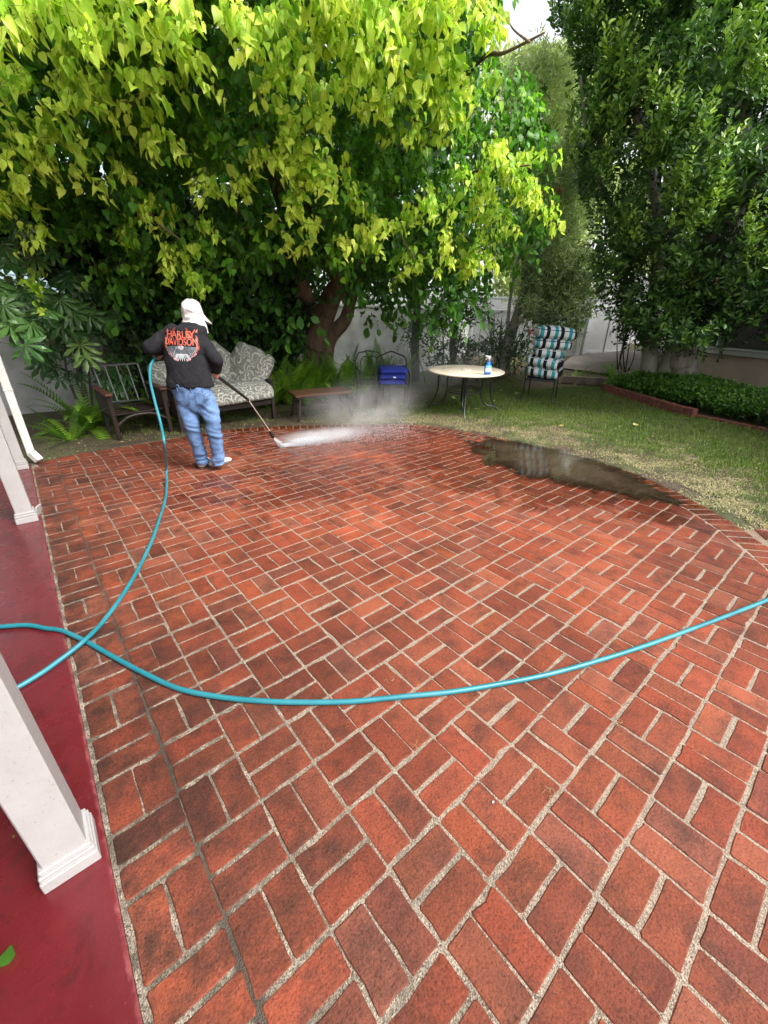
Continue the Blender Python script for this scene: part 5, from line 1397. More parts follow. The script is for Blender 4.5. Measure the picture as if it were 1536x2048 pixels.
LIMBS = [
 [at(600, 560, 9.3), at(480, 430, 8.0), at(330, 300, 6.6), at(220, 250, 6.0), at(150, 210, 5.7)],
 [at(590, 480, 8.8), at(440, 280, 7.2), at(330, 90, 6.0), at(280, -80, 5.2)],
 [at(610, 380, 7.6), at(560, 250, 6.4), at(500, 110, 5.4), at(470, -60, 4.8)],
 [at(740, 500, 9.2), at(820, 420, 7.8), at(930, 350, 6.6), at(1060, 330, 6.0)],
 [at(800, 330, 8.2), at(880, 220, 7.0), at(960, 120, 6.0), at(1010, 105, 5.6), at(1090, 65, 5.4)],
 [at(690, 640, 9.7), at(720, 480, 8.2), at(690, 440, 6.8), at(610, 452, 5.9)],
 [at(330, 300, 6.6), at(300, 420, 6.0), at(360, 480, 5.6)],
 [at(660, 180, 6.6), at(720, 80, 5.6), at(760, -60, 5.0)],
 [at(820, 420, 7.8), at(800, 460, 6.6), at(830, 520, 6.1)],
]
for k, L_ in enumerate(LIMBS): limb(rel(tree, *L_), 0.050 if k < 5 else 0.028, 0.008, 'branch', tree, seg=8)
limb(rel(tree, at(1060, 85, 5.45), at(1030, 62, 5.4), at(1015, 40, 5.4)), 0.012, 0.006, 'branch', tree, seg=6)

CROWN = [(-260, -420), (1040, -420), (1000, -60), (985, 30), (975, 70), (980, 130), (1050, 170), (1085, 260), (1105, 340), (1085, 450), (1050, 480), (985, 540), (945, 600), (870, 590), (820, 585), (770, 545), (700, 520), (610, 505), (560, 500), (500, 520), (440, 545), (420, 615), (345, 620), (300, 560), (250, 590), (190, 520), (130, 470), (90, 430), (40, 440), (-260, 460)]
BACKC = [(-260, -420), (1000, -420), (960, 0), (940, 40), (960, 150), (1020, 220), (1060, 300), (1050, 440), (960, 560), (880, 590), (760, 560), (740, 530), (690, 500), (600, 500), (560, 550), (440, 600), (330, 560), (200, 540), (110, 480), (-260, 470)]
dnear = lambda px, py: 4.45+1.65*np.clip(py/520, -0.1, 1.1)+0.9*np.clip((px-750)/350, 0, 1)
center = np.array(TB)+UP*3.4
def outward(P): return norm(P-center+np.array([0, 0, 0.4]))
# bright young sprays hanging at the outside of the crown (where the photograph has them)
SPR = [(60, 90), (100, 60), (40, 190), (20, 165), (62, 232), (110, 290), (30, 300), (200, 15), (255, 40), (330, 20), (372, 60), (300, 60), (262, 85), (228, 192), (275, 180), (322, 200), (290, 240), (250, 150), (305, 290), (205, 330), (215, 372), (170, 125), (40, 330), (22, 385), (410, 380), (440, 400), (470, 392), (340, 440), (300, 452), (262, 468), (342, 520), (362, 545), (388, 505), (378, 562), (400, 470), (80, 575), (108, 480), (520, 172), (560, 165), (600, 145), (640, 25), (620, 80), (740, 50), (755, 30), (762, 180), (740, 210), (700, 140), (862, 215), (885, 235), (832, 262), (900, 115), (935, 95), (962, 85), (920, 40), (880, 15), (822, 25), (622, 250), (640, 300), (590, 280), (530, 322), (547, 340), (572, 362), (632, 370), (680, 115), (580, 415), (652, 400), (640, 468), (600, 492), (572, 460), (700, 495), (690, 512), (732, 505), (772, 450), (802, 462), (835, 430), (862, 492), (780, 478), (822, 548), (832, 528), (880, 440), (922, 430), (962, 395), (1002, 335), (1040, 345), (1078, 335), (1000, 392), (1020, 430), (980, 450), (952, 492), (940, 545), (920, 530), (1060, 415), (1078, 440), (722, 245), (782, 225), (652, 195), (560, 55), (530, 35), (452, 15), (480, 60), (690, 60), (800, 95), (845, 140), (10, 60), (140, 20), (150, 200), (20, 270), (800, 300), (960, 330), (900, 370), (1040, 400), (1000, 300), (940, 470), (870, 540), (850, 400), (610, 330), (350, 130), (120, 150), (545, 240), (770, 120), (660, 330), (700, 430), (30, 430)]
def fillspr(poly, n):
    res = []
    while len(res) < n:
        x, y = rng.uniform(-60, 1100), rng.uniform(-120, 620)
        if inside(poly, x, y): res.append((x, y))
    return res
SPR += fillspr([(430, -60), (985, -60), (975, 200), (900, 300), (700, 300), (520, 330), (480, 200)], 34)+fillspr([(-60, -60), (420, -60), (400, 120), (200, 160), (150, 300), (60, 460), (-60, 460)], 16)+fillspr([(520, 330), (660, 330), (660, 500), (560, 480)], 3)+fillspr([(850, 380), (1070, 330), (1060, 470), (960, 560), (880, 560)], 8)
px = np.array([s_[0] for s_ in SPR], float); py = np.array([s_[1] for s_ in SPR], float)-26
keep = []
Ps = []; 
for rep in range(2):
    Ps.append(rays(px+rng.normal(0, 15, len(px)), py+rng.normal(0, 9, len(px)), dnear(px, py)+rng.uniform(-0.15, 0.25, len(px))))
Ps = np.concatenate(Ps)
def make_leaves(P, n, L, size, age0, age1, out_w, Tm, name, kind=None, sep=0, down=1.0, jit=0.46, agefun=None):
    o_ = outward(P); B, tt, sd = hang(P, n, L, o_)
    N = len(B); O = np.repeat(o_, n, 0)
    Y = np.array([0, 0, -1.0])*down*0.85+sd*0.45*rng.uniform(0, 1, (N, 1))+rnd3(N, jit)*0.9+O*0.2
    Z = O*1.0+UP*0.35+rnd3(N, jit*1.2)
    S = size*rng.uniform(0.5, 1.32, N)*(1.0-0.25*tt)
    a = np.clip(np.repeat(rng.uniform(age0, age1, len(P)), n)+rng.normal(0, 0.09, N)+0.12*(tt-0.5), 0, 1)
    return B, Y, Z, S, a
def noisefield(P, s): return np.array([noise.noise(Vector(q*s)) for q in P])
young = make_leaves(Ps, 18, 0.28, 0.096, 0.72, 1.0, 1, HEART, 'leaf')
half = rng.random(len(young[0])) < 0.35
def sub(Lf, k): return tuple(q[k] for q in Lf)
# nearest 300 as parts, the rest in one mesh
dist = np.linalg.norm(young[0]-np.array(CAMP), axis=1)
scr = np.array([screen(*p)[:2] for p in young[0]])
vis = (scr[:, 0] > 0) & (scr[:, 0] < 1536) & (scr[:, 1] > 0)
order = np.argsort(np.where(vis, -young[3]/dist, 1)); big = np.zeros(len(dist), bool); big[order[:296]] = True
lv_mesh = []
for k in range(10):
    T_ = (HEART, HEART2, HEART3)[k % 3]
    me = npmesh('leaf', T_[0]+rng.normal(0, 0.008, T_[0].shape), T_[1], {'age': np.full(len(T_[0]), 0.76+0.024*k)}); me.materials.append(MAT['mulberry']); lv_mesh.append(me)
for i in np.where(big)[0]:
    o = link('leaf', lv_mesh[int(rng.integers(10))], tree)
    Y = young[1][i]/np.linalg.norm(young[1][i]); X = np.cross(Y, young[2][i]); X /= np.linalg.norm(X); Z = np.cross(X, Y)
    Mx = Matrix((X, Y, Z)).transposed().to_4x4(); s_ = float(young[3][i])
    o.location = Vector(young[0][i])-tree.location; o.rotation_euler = Mx.to_euler(); o.scale = (s_, s_, s_)
def put(Lf, T_, mat, par, nm='leaves'):
    B, Y, Z, S, a = Lf
    return foliage(nm, MAT[mat], T_, B-np.array(par.location), Y, Z, S, a, par, kind='stuff')
put(sub(young, ~big & half), HEART, 'mulberry', tree); put(sub(young, ~big & ~half), HEART2, 'mulberry', tree)
# the green body of the crown in clumps, gaps between them
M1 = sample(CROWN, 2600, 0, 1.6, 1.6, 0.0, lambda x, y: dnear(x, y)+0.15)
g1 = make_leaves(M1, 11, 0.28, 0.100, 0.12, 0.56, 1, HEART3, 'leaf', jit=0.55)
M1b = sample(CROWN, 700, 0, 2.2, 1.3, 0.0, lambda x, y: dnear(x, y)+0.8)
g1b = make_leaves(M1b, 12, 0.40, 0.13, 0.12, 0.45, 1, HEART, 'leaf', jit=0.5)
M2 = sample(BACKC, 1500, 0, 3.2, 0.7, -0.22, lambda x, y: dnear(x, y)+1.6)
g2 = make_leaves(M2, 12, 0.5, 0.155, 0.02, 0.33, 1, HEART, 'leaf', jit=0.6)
def twigs(B, n, par, w=0.0013):
    m_ = len(B)//n; Q = B.reshape(m_, n, 3); a = Q[:, :-1].reshape(-1, 3); b = Q[:, 1:].reshape(-1, 3); k = len(a)
    d = norm(b-a); sd1 = norm(np.cross(d, np.array([0.3, 0.8, 0.2])))*w; sd2 = np.cross(d, sd1)
    V = np.stack([a+sd1, a-sd1, b-sd1, b+sd1, a+sd2, a-sd2, b-sd2, b+sd2], 1).reshape(-1, 3)-np.array(par.location)
    F = (np.arange(k)*8)[:, None, None]+np.array([[0, 1, 2, 3], [4, 5, 6, 7]])[None]
    tag(link('twigs', npmesh('twigs', V, F.reshape(-1, 4)), par, MAT['twig']), kind='stuff')
twigs(young[0], 18, tree); twigs(g1[0], 11, tree)
put(g1, HEART3, 'mulberry', tree); put(g1b, HEART, 'mulberry', tree); put(g2, ROUND, 'mulberry', tree)
# drooping dark skirt round the trunk
SK = [(200, 380), (960, 380), (950, 590), (880, 640), (820, 600), (760, 640), (725, 590), (690, 545), (640, 530), (605, 560), (600, 660), (560, 690), (470, 640), (350, 620), (230, 600)]
M3 = sample(SK, 520, 7.0, 9.6, 0.9, -0.1)
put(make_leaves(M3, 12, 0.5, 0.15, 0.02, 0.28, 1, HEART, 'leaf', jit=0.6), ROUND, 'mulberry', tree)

# ---- generic small-leaved crown: upright sprays
def spray(P, n, L, size, age0, age1, dirs, jit=0.5, tipage=0.25, nleaf=None):
    m = len(P); t = np.linspace(0.1, 1, n)
    D = norm(dirs); l = L*rng.uniform(0.6, 1.3, m)
    B = P[:, None, :]+D[:, None, :]*(l[:, None, None]*t[None, :, None])
    B = B.reshape(-1, 3); N = len(B)
    Dd = np.repeat(D, n, 0); side = norm(np.cross(Dd, rnd3(N)))
    Y = Dd*0.75+side*0.85+rnd3(N, 0.18); Z = Dd*0.5-side*0.5+rnd3(N, jit)
    S = size*rng.uniform(0.65, 1.2, N)
    tt = np.tile(t, m)
    a = np.clip(np.repeat(rng.uniform(age0, age1, m), n)+(tt-0.5)*tipage+rng.normal(0, 0.06, N), 0, 1)
    return B+side*0.01, Y, Z, S, a

# ---- dark tree on the right (ficus)
FB = cw(5.85, 8.7); FB.z = gz(FB.x, FB.y)
fic = empty('ficus_tree', FB, 0, 'dense dark green small-leaved tree with pale grey stems at the right', 'tree')
stems = [([(1297, 755, 10.6), (1300, 700, 10.5), (1302, 640, 10.4), (1312, 560, 10.1), (1318, 470, 9.8), (1300, 330, 9.2), (1250, 150, 8.8)], 0.17, 0.06),
         ([(1335, 760, 10.55), (1352, 705, 10.45), (1372, 650, 10.3), (1400, 560, 10.0), (1450, 470, 9.7), (1490, 380, 9.4), (1530, 300, 9.0), (1600, 100, 8.6)], 0.24, 0.07),
         ([(1325, 758, 10.6), (1345, 690, 10.5), (1340, 600, 10.4), (1345, 500, 10.2), (1362, 410, 9.9), (1400, 250, 9.2), (1420, 60, 8.8)], 0.15, 0.05),
         ([(1400, 560, 10.0), (1420, 480, 9.7), (1475, 330, 9.2), (1500, 150, 8.8), (1510, 40, 8.5)], 0.13, 0.05),
         ([(1372, 650, 10.3), (1440, 600, 9.9), (1530, 540, 9.3), (1620, 500, 8.8)], 0.09, 0.03),
         ([(1318, 470, 9.8), (1230, 420, 9.3), (1180, 300, 8.8), (1160, 150, 8.4)], 0.07, 0.02)]
for pts, a, b in stems: limb(rel(fic, *[at(*p) for p in pts]), a, b, 'stem', fic, 'bark_grey', seg=14)
limb(rel(fic, at(1370, 770, 10.5), at(1368, 742, 10.4), at(1366, 705, 10.3)), 0.30, 0.20, 'stem', fic, 'bark_grey', seg=14)
FICR = [(1130, -420), (1750, -420), (1750, 640), (1536, 690), (1480, 640), (1400, 705), (1330, 690), (1262, 650), (1210, 640), (1195, 520), (1185, 430), (1165, 380), (1160, 300), (1170, 200), (1150, 120), (1120, 60)]
fcen = np.array(cw(6.6, 8.8))+UP*3.0
def fdir(P, w=0.9): return norm(P-fcen)*w+UP*0.9+rnd3(len(P), 0.35)
fd = lambda x, y: 7.6+0.9*np.abs(x-1380)/300+0.9*np.clip((y-350)/300, 0, 1)
F1_ = sample(FICR, 5200, 0, 0.9, 1.5, -0.06, fd)
put(spray(F1_, 9, 0.22, 0.100, 0.28, 0.72, fdir(F1_), 0.5), ELL, 'ficus', fic)
F2_ = sample(FICR, 5200, 0, 2.0, 1.2, -0.16, lambda x, y: fd(x, y)+0.7)
put(spray(F2_, 9, 0.24, 0.095, 0.02, 0.40, fdir(F2_), 0.6), ELL, 'ficus', fic)
TIPS = [(1240, 120), (1235, 160), (1215, 150), (1310, 190), (1255, 210), (1330, 240), (1440, 110), (1490, 90), (1500, 150), (1230, 260), (1330, 260), (1400, 250), (1180, 250), (1150, 280), (1370, 380), (1440, 330), (1520, 190), (1300, 10), (1120, 60), (1180, 60), (1350, 420), (1380, 470), (1500, 470), (1520, 520), (1310, 300), (1200, 330), (1100, 330), (1260, 480), (1420, 420)]
tp = np.array(TIPS, float); F3_ = np.concatenate([rays(tp[:, 0]+rng.normal(0, 16, len(tp)), tp[:, 1]+rng.normal(0, 22, len(tp)), fd(tp[:, 0], tp[:, 1])-0.25+rng.uniform(0, 0.2, len(tp))) for _ in range(14)])
put(spray(F3_, 10, 0.26, 0.085, 0.62, 0.95, UP*1.2+rnd3(len(F3_), 0.25)+norm(F3_-fcen)*0.3, 0.5), ELL, 'ficus', fic)
F4_ = sample([(1230, 480), (1536, 480), (1536, 600), (1440, 700), (1380, 700), (1300, 690), (1240, 640)], 900, 9.4, 10.4, 1.6, -0.05)
put(spray(F4_, 9, 0.22, 0.09, 0.0, 0.35, UP*-0.2+rnd3(len(F4_), 0.6), 0.6), ELL, 'ficus', fic)

# ---- grey-green slender-leaved tree in the middle
OB = og(1015, 11.4)
ole = empty('slender_tree', OB, 0, 'thin grey-stemmed tree with narrow grey-green leaves between the two big trees', 'tree')
for pts, a, b in (([(1000, 745, 11.4), (1012, 690, 11.4), (1030, 640, 11.3), (1045, 590, 11.2), (1075, 500, 11.0), (1108, 400, 10.8), (1130, 300, 10.6), (1150, 200, 10.4)], 0.13, 0.03),
                  ([(1012, 745, 11.4), (1035, 650, 11.3), (1080, 620, 11.1), (1130, 560, 10.9), (1190, 480, 10.7)], 0.06, 0.015),
                  ([(1008, 742, 11.4), (1020, 600, 11.2), (1035, 520, 11.0), (1040, 430, 10.8), (1010, 300, 10.6)], 0.05, 0.015),
                  ([(1045, 590, 11.2), (1075, 560, 11.1), (1110, 520, 11.0), (1150, 440, 10.8)], 0.04, 0.012),
                  ([(995, 745, 11.35), (985, 690, 11.3), (975, 620, 11.2), (970, 560, 11.1)], 0.045, 0.02)):
    limb(rel(ole, *[at(*p) for p in pts]), a, b, 'stem', ole, 'bark_grey', seg=8)
for k in range(16):
    x0 = rng.uniform(950, 1040); limb(rel(ole, at(x0, 750, 11.5+rng.uniform(-.3, .3)), at(x0+rng.uniform(-25, 35), 690, 11.4), at(x0+rng.uniform(-50, 80), 630, 11.3)), 0.014, 0.005, 'shoot', ole, 'bark_dark', n=10, seg=5)
OLC = [(1150, 110), (1100, 130), (1120, 140), (1150, 150), (1180, 260), (1190, 480), (1170, 560), (1130, 640), (1060, 640), (1000, 560), (1040, 440), (1060, 300), (1010, 190), (1000, 140), (1040, 130)]
O1 = sample(OLC, 3000, 10.2, 12.4, 1.1, -0.02)
put(spray(O1, 9, 0.38, 0.14, 0.30, 0.85, UP*0.5+rnd3(len(O1), 0.7), 0.5, 0.3), NARROW, 'oleander', ole)
O2 = sample([(1060, 90), (1150, 120), (1150, 240), (1090, 300), (1050, 250), (1020, 180)], 380, 10.0, 11.0)
put(spray(O2, 9, 0.34, 0.12, 0.6, 1.0, UP*0.2+rnd3(len(O2), 0.7), 0.5, 0.3), NARROW, 'oleander', ole)
O3 = sample([(1040, 520), (1190, 500), (1190, 600), (1175, 640), (1140, 690), (1090, 690), (1050, 650)], 800, 10.6, 11.6)
put(spray(O3, 9, 0.26, 0.09, 0.0, 0.45, UP*0.2+rnd3(len(O3), 0.6), 0.5, 0.3), ELL, 'oleander', ole)
def flower(px, py, d, n=9, R=0.05):
    p = at(px, py, d); t = empty('flower_cluster', p, 0, 'small cluster of red flowers '+('high' if py < 500 else 'low, near the striped cushions')+(' in the grey-green tree' if py < 500 else ''), 'flowers')
    m = MB()
    for k in range(n*5):
        c = Vector(rnd3(1, R*0.55)[0]); a = Vector(rnd3(1)[0]).normalized()*0.022; b = a.orthogonal().normalized()*0.013
        m.add([c-a, c+b, c+a, c-b], [(0, 1, 2, 3)])
    m.build('petals', MAT['red_flower'], t, kind='stuff')
flower(1118, 381, 10.2, 12, 0.06); flower(1063, 663, 10.6, 10, 0.06)

# ---- slim dark trunk with dark shrubs behind the table
SB = og(832, 10.9)
slim = empty('slim_tree', SB, 0, 'slim dark upright trunk with sparse dark leaves left of the round table', 'tree')
limb(rel(slim, SB+Vector((0, 0, -0.1)), at(830, 690, 10.9), at(834, 620, 10.85), at(836, 540, 10.8), at(830, 430, 10.6)), 0.115, 0.07, 'trunk', slim, 'bark_dark', seg=12)
limb(rel(slim, at(908, 750, 11.2), at(905, 680, 11.2), at(915, 610, 11.1), at(930, 540, 11.0)), 0.10, 0.05, 'trunk', slim, 'bark_dark', seg=10)
def wdist(x): return (7.54+1.136)/np.sin(YAW-np.arctan((np.asarray(x)-768)/(FPX*math.cos(PITCH)+0.0)*0.92))
def shrub(name, label, poly, d0, d1, n, size, a0, a1, mat, T_=ELL, L=0.28, cat='shrub', stems_=6, thr=-0.05, nz=1.4, up=0.6, dfun=None):
    xs = [p[0] for p in poly]; bx = sum(xs)/len(xs); B0 = og(bx, (d0+d1)/2 if dfun is None else float(dfun(bx, 600))+0.5)
    t = empty(name, B0, 0, label, cat)
    P = sample(poly, n, d0, d1, nz, thr, dfun)
    put(spray(P, 9, L, size, a0, a1, UP*up+rnd3(len(P), 0.6), 0.6), T_, mat, t)
    yb = max(p[1] for p in poly)
    for k in range(stems_):
        q = P[int(rng.integers(len(P)))]; q2 = P[int(rng.integers(len(P)))]
        b = Vector((q[0]*0.5+B0.x*0.5, q[1]*0.5+B0.y*0.5, 0)); b.z = gz(b.x, b.y)-0.05
        limb(rel(t, b, b.lerp(Vector(q), 0.5)+Vector(rnd3(1, 0.06)[0]), Vector(q)), 0.018, 0.006, 'stem', t, 'bark_dark', n=10, seg=5)
    return t
shrub('shrub', 'small dark shrub beside the slim trunk, against the pale wall', [(850, 600), (880, 590), (960, 600), (990, 640), (960, 700), (900, 745), (860, 740), (845, 690), (800, 680), (840, 640)], 10.2, 11.3, 420, 0.085, 0.1, 0.5, 'ficus')
shrub('shrub', 'low dusky shrub behind the round table', [(900, 680), (1010, 660), (1060, 700), (1060, 745), (920, 748)], 10.8, 11.8, 260, 0.08, 0.1, 0.5, 'ficus')
shrub('vine', 'bare twiggy vine with few leaves climbing the wall beside the slim trunk', [(705, 560), (790, 560), (800, 640), (780, 680), (730, 690), (712, 620)], 11.3, 12.3, 110, 0.08, 0.2, 0.55, 'ficus', stems_=9)
shrub('vine', 'dark creeper on the corner beside the white gate', [(1240, 590), (1275, 580), (1285, 680), (1262, 715), (1243, 700), (1236, 640)], 11.8, 12.4, 150, 0.08, 0.0, 0.35, 'dark_leaf')
shrub('hedge', 'dense dark ivy hedge between the fatsia and the big tree trunk', [(-120, 400), (200, 430), (420, 430), (600, 500), (640, 600), (610, 690), (560, 770), (460, 790), (300, 790), (240, 700), (200, 600), (120, 560), (-120, 520)], 0, 1.1, 4200, 0.10, 0.02, 0.5, 'dark_leaf', ROUND, 0.30, 'hedge', thr=-0.3, dfun=lambda x, y: wdist(x)-1.25)
shrub('hedge', 'broad dark hedge rising above the wall behind the big tree', [(-300, 120), (940, 200), (960, 500), (960, 590), (700, 600), (-300, 560)], 12.6, 14.4, 5200, 0.15, 0.0, 0.45, 'dark_leaf', ROUND, 0.40, 'hedge', thr=-0.02, nz=0.9)
shrub('far_tree', 'hazy green tree far behind the slender tree', [(930, 140), (1100, 130), (1160, 80), (1300, 60), (1300, 560), (1150, 600), (1000, 600), (930, 300)], 15, 19, 2600, 0.20, 0.55, 1.0, 'oleander', ELL, 0.6, 'tree', thr=-0.05, nz=0.6)
shrub('far_tree', 'dark tree beyond the pink house and the ficus', [(1180, -200), (1750, -200), (1750, 600), (1200, 620)], 16.5, 19, 2200, 0.22, 0.0, 0.5, 'dark_leaf', ROUND, 0.6, 'tree', thr=-0.1, nz=0.6)
shrub('far_tree', 'dim tree beyond the blue house at the upper left', [(150, -300), (900, -300), (900, 350), (150, 350)], 16.5, 19, 1500, 0.24, 0.1, 0.6, 'dark_leaf', ROUND, 0.6, 'tree', thr=0.05, nz=0.5)

# ---- fatsia: big hand-shaped leaves, each a part
def palmate(lobes=8):
    V = []; F = []; n = lobes
    V.append((0, 0, 0.0))
    for k in range(n):
        a = math.radians(-128+256*k/(n-1)); L = 1.0 if abs(k-(n-1)/2) < 2.6 else 0.72
        da = math.radians(256/(n-1)/2)
        ax = Vector((math.sin(a), math.cos(a), 0)); sd_ = Vector((ax.y, -ax.x, 0))
        b = len(V)
        rows = [(0.34, 0.085), (0.62, 0.15), (0.82, 0.10), (1.0, 0.006)]
        for u, w in rows:
            c = ax*L*u; z = -0.30*u*u*L
            V += [tuple(c-sd_*w+Vector((0, 0, z-0.03))), tuple(c+Vector((0, 0, z+0.012))), tuple(c+sd_*w+Vector((0, 0, z-0.03)))]
        F += [(0, b, b+1, b+1), (0, b+1, b+2, b+2)]
        for i in range(3):
            q = b+i*3; F += [(q, q+3, q+4, q+1), (q+1, q+4, q+5, q+2)]
    F2 = []
    for f in F:
        F2.append(tuple(dict.fromkeys(f)))
    return V, F2
pal = []
for k in range(8):
    V, F = palmate(7 + k % 3)
    me = bpy.data.meshes.new('leaf'); me.from_pydata([(x+random.gauss(0, .012), y+random.gauss(0, .012), z+random.gauss(0, .02)) for x, y, z in V], [], F)
    a_ = me.attributes.new('age', 'FLOAT', 'POINT'); a_.data.foreach_set('value', [0.12+0.11*k]*len(V)); me.materials.append(MAT['fatsia']); pal.append(me)
def fatsia(px0, d0, label, leaves, base_py=800):
    B0 = og(px0, d0); t = empty('fatsia', B0, 0, label, 'plant', 'fatsia plants along the left wall')
    tops = []
    for k in range(5):
        a = random.uniform(0, 6.28); top = B0+Vector((math.cos(a)*0.35, math.sin(a)*0.25, random.uniform(1.0, 2.1)))
        limb(rel(t, B0+Vector((math.cos(a)*.08, math.sin(a)*.08, -0.05)), B0.lerp(top, 0.5)+Vector((random.gauss(0, .05), random.gauss(0, .05), 0)), top), 0.022, 0.012, 'stem', t, 'bark_dark', n=10, seg=6)
        tops.append(top)
    for (x, y, d, s_, ag) in leaves:
        p = at(x, y, d); o = link('leaf', pal[min(7, max(0, int(ag*8)))], t)
        tocam = (CAMP-p).normalized()
        nrm = (Vector((0, 0, 1))*0.75+tocam*0.75+Vector(rnd3(1, 0.28)[0])).normalized()
        ydir = Vector((0, 0, -1))+tocam*0.5+RT*random.gauss(0, 0.7)
        ydir = (ydir-nrm*ydir.dot(nrm)).normalized(); xdir = ydir.cross(nrm)
        o.rotation_euler = Matrix((xdir, ydir, nrm)).transposed().to_euler(); o.scale = (s_, s_, s_); o.location = p-t.location
        st_ = min(tops, key=lambda q: (q-p).length)
        m = MB(); m.tube([q-t.location for q in (st_, st_.lerp(p, 0.6)+Vector((0, 0, 0.06)), p)], 0.005, 4); m.build('stalk', MAT['twig'], t)
def cloud(cx_, cy_, rx, ry, n, d0, d1, s0, s1, a0, a1):
    out = []
    for _ in range(n):
        a = random.uniform(0, 6.283); r = math.sqrt(random.random())
        out.append((cx_+rx*r*math.cos(a), cy_+ry*r*math.sin(a), random.uniform(d0, d1), random.uniform(s0, s1), random.uniform(a0, a1)))
    return out
L1_ = [(20, 650, 5.9, 0.21, 0.6), (62, 648, 5.9, 0.19, 0.5), (95, 620, 6.0, 0.19, 0.55), (50, 690, 5.8, 0.21, 0.4), (5, 610, 6.0, 0.19, 0.6)]+cloud(30, 600, 80, 60, 22, 6.2, 7.0, 0.17, 0.23, 0.15, 0.6)+cloud(30, 500, 90, 60, 16, 6.4, 7.4, 0.16, 0.22, 0.2, 0.7)
fatsia(-30, 6.6, 'pale-leaved fatsia nearest the porch at the left edge', L1_)
L2_ = [(145, 625, 7.0, 0.24, 0.6), (160, 690, 7.0, 0.24, 0.75), (172, 712, 6.95, 0.22, 0.85), (120, 600, 7.0, 0.22, 0.5), (180, 630, 7.1, 0.22, 0.4)]+cloud(150, 610, 85, 75, 40, 7.1, 7.9, 0.17, 0.25, 0.05, 0.6)+cloud(190, 540, 90, 50, 26, 7.2, 8.2, 0.17, 0.24, 0.05, 0.45)+cloud(120, 720, 50, 40, 14, 7.2, 7.9, 0.17, 0.22, 0.0, 0.35)
fatsia(150, 7.7, 'tall dark glossy fatsia behind the wooden chair', L2_)
L3_ = cloud(265, 650, 70, 80, 40, 7.8, 8.6, 0.18, 0.26, 0.0, 0.40)+cloud(255, 745, 50, 30, 10, 7.8, 8.3, 0.16, 0.2, 0.0, 0.3)+cloud(210, 760, 70, 25, 14, 7.4, 8.0, 0.13, 0.2, 0.2, 0.5)
fatsia(270, 8.2, 'darkest fatsia, deep in shade left of the worker', L3_)

# ---- sword ferns, each frond a part
def frond_mesh(L=1.0, n=22, age=0.5, curl=0.5):
    V = []; F = []; sp = []
    for i in range(n+1):
        u = i/n; x = u*(1-0.12*curl*u); z = 0.95*u-0.62*curl*u*u*1.15
        y = 0.0; sp.append(Vector((x*0.55*(0.5+curl), y, z)))
    for i in range(n):
        a, b = sp[i], sp[i+1]; t = (b-a).normalized(); u = i/n
        w = 0.115*math.sin(math.pi*min(1, 0.12+0.88*u)**0.8)+0.01
        nr = Vector((0, 1, 0)).cross(t)
        for s_ in (-1, 1):
            tip = a+Vector((0, s_*w, 0))+t*0.35*w+nr*(-0.12*w)
            k = len(V); h = (b-a)*0.80
            V += [tuple(a), tuple(a+h), tuple(tip+h*0.35), tuple(tip)]; F.append((k, k+1, k+2, k+3) if s_ > 0 else (k+3, k+2, k+1, k))
    for i in range(n):
        k = len(V); a, b = sp[i], sp[i+1]
        V += [tuple(a+Vector((0, -.004, .002))), tuple(a+Vector((0, .004, .002))), tuple(b+Vector((0, .003, .002))), tuple(b+Vector((0, -.003, .002)))]; F.append((k, k+1, k+2, k+3))
    me = bpy.data.meshes.new('frond'); me.from_pydata(V, [], F)
    a_ = me.attributes.new('age', 'FLOAT', 'POINT'); a_.data.foreach_set('value', [min(1, max(0, age+random.gauss(0, .03))) for _ in V]); me.materials.append(MAT['fern']); return me
FR = {('a', k): frond_mesh(1, 22, 0.15+0.16*k, c) for k, c in enumerate((0.35, 0.7, 0.5, 0.9, 0.6))}
FRL = list(FR.values())
def fern(px0, d0, n, L0, L1, label, bright=(0, 5), upright=0.5, group=None, lean=None):
    L0, L1 = L0*1.35, L1*1.4
    B0 = og(px0, d0); t = empty('fern', B0, 0, label, 'fern', group)
    for k in range(n):
        o = link('frond', FRL[random.randrange(*bright)], t)
        a = random.uniform(0, 2*math.pi); L = random.uniform(L0, L1)
        tilt = random.uniform(-0.25, 0.9)*(1-upright)
        o.rotation_euler = (0, tilt, a); o.location = (0.05*math.cos(a), 0.05*math.sin(a), -0.01); o.scale = (L*(1.0 if upright < 0.5 else 0.7), L*0.68, L*(1.0 if upright < 0.5 else 1.15))
    return t
G1 = 'ferns along the foot of the wall'
fern(150, 7.4, 24, 0.55, 0.95, 'big fern with long arching fronds left of the wooden chair', (1, 4), 0.15, G1)
fern(105, 6.8, 16, 0.35, 0.6, 'fern nearest the downspout', (0, 4), 0.1, G1)
fern(190, 7.6, 16, 0.4, 0.6, 'small bright fern just left of the wooden chair', (1, 5), 0.1, G1)
fern(262, 8.0, 14, 0.45, 0.65, 'fern behind the bare metal chair back', (1, 5), 0.1, G1)
fern(330, 7.3, 18, 0.5, 0.8, 'yellowish fern beside the hanging hose', (2, 5), 0.2, G1)
fern(300, 7.6, 12, 0.4, 0.7, 'fern between the wooden chair and the worker', (0, 4), 0.3, G1)
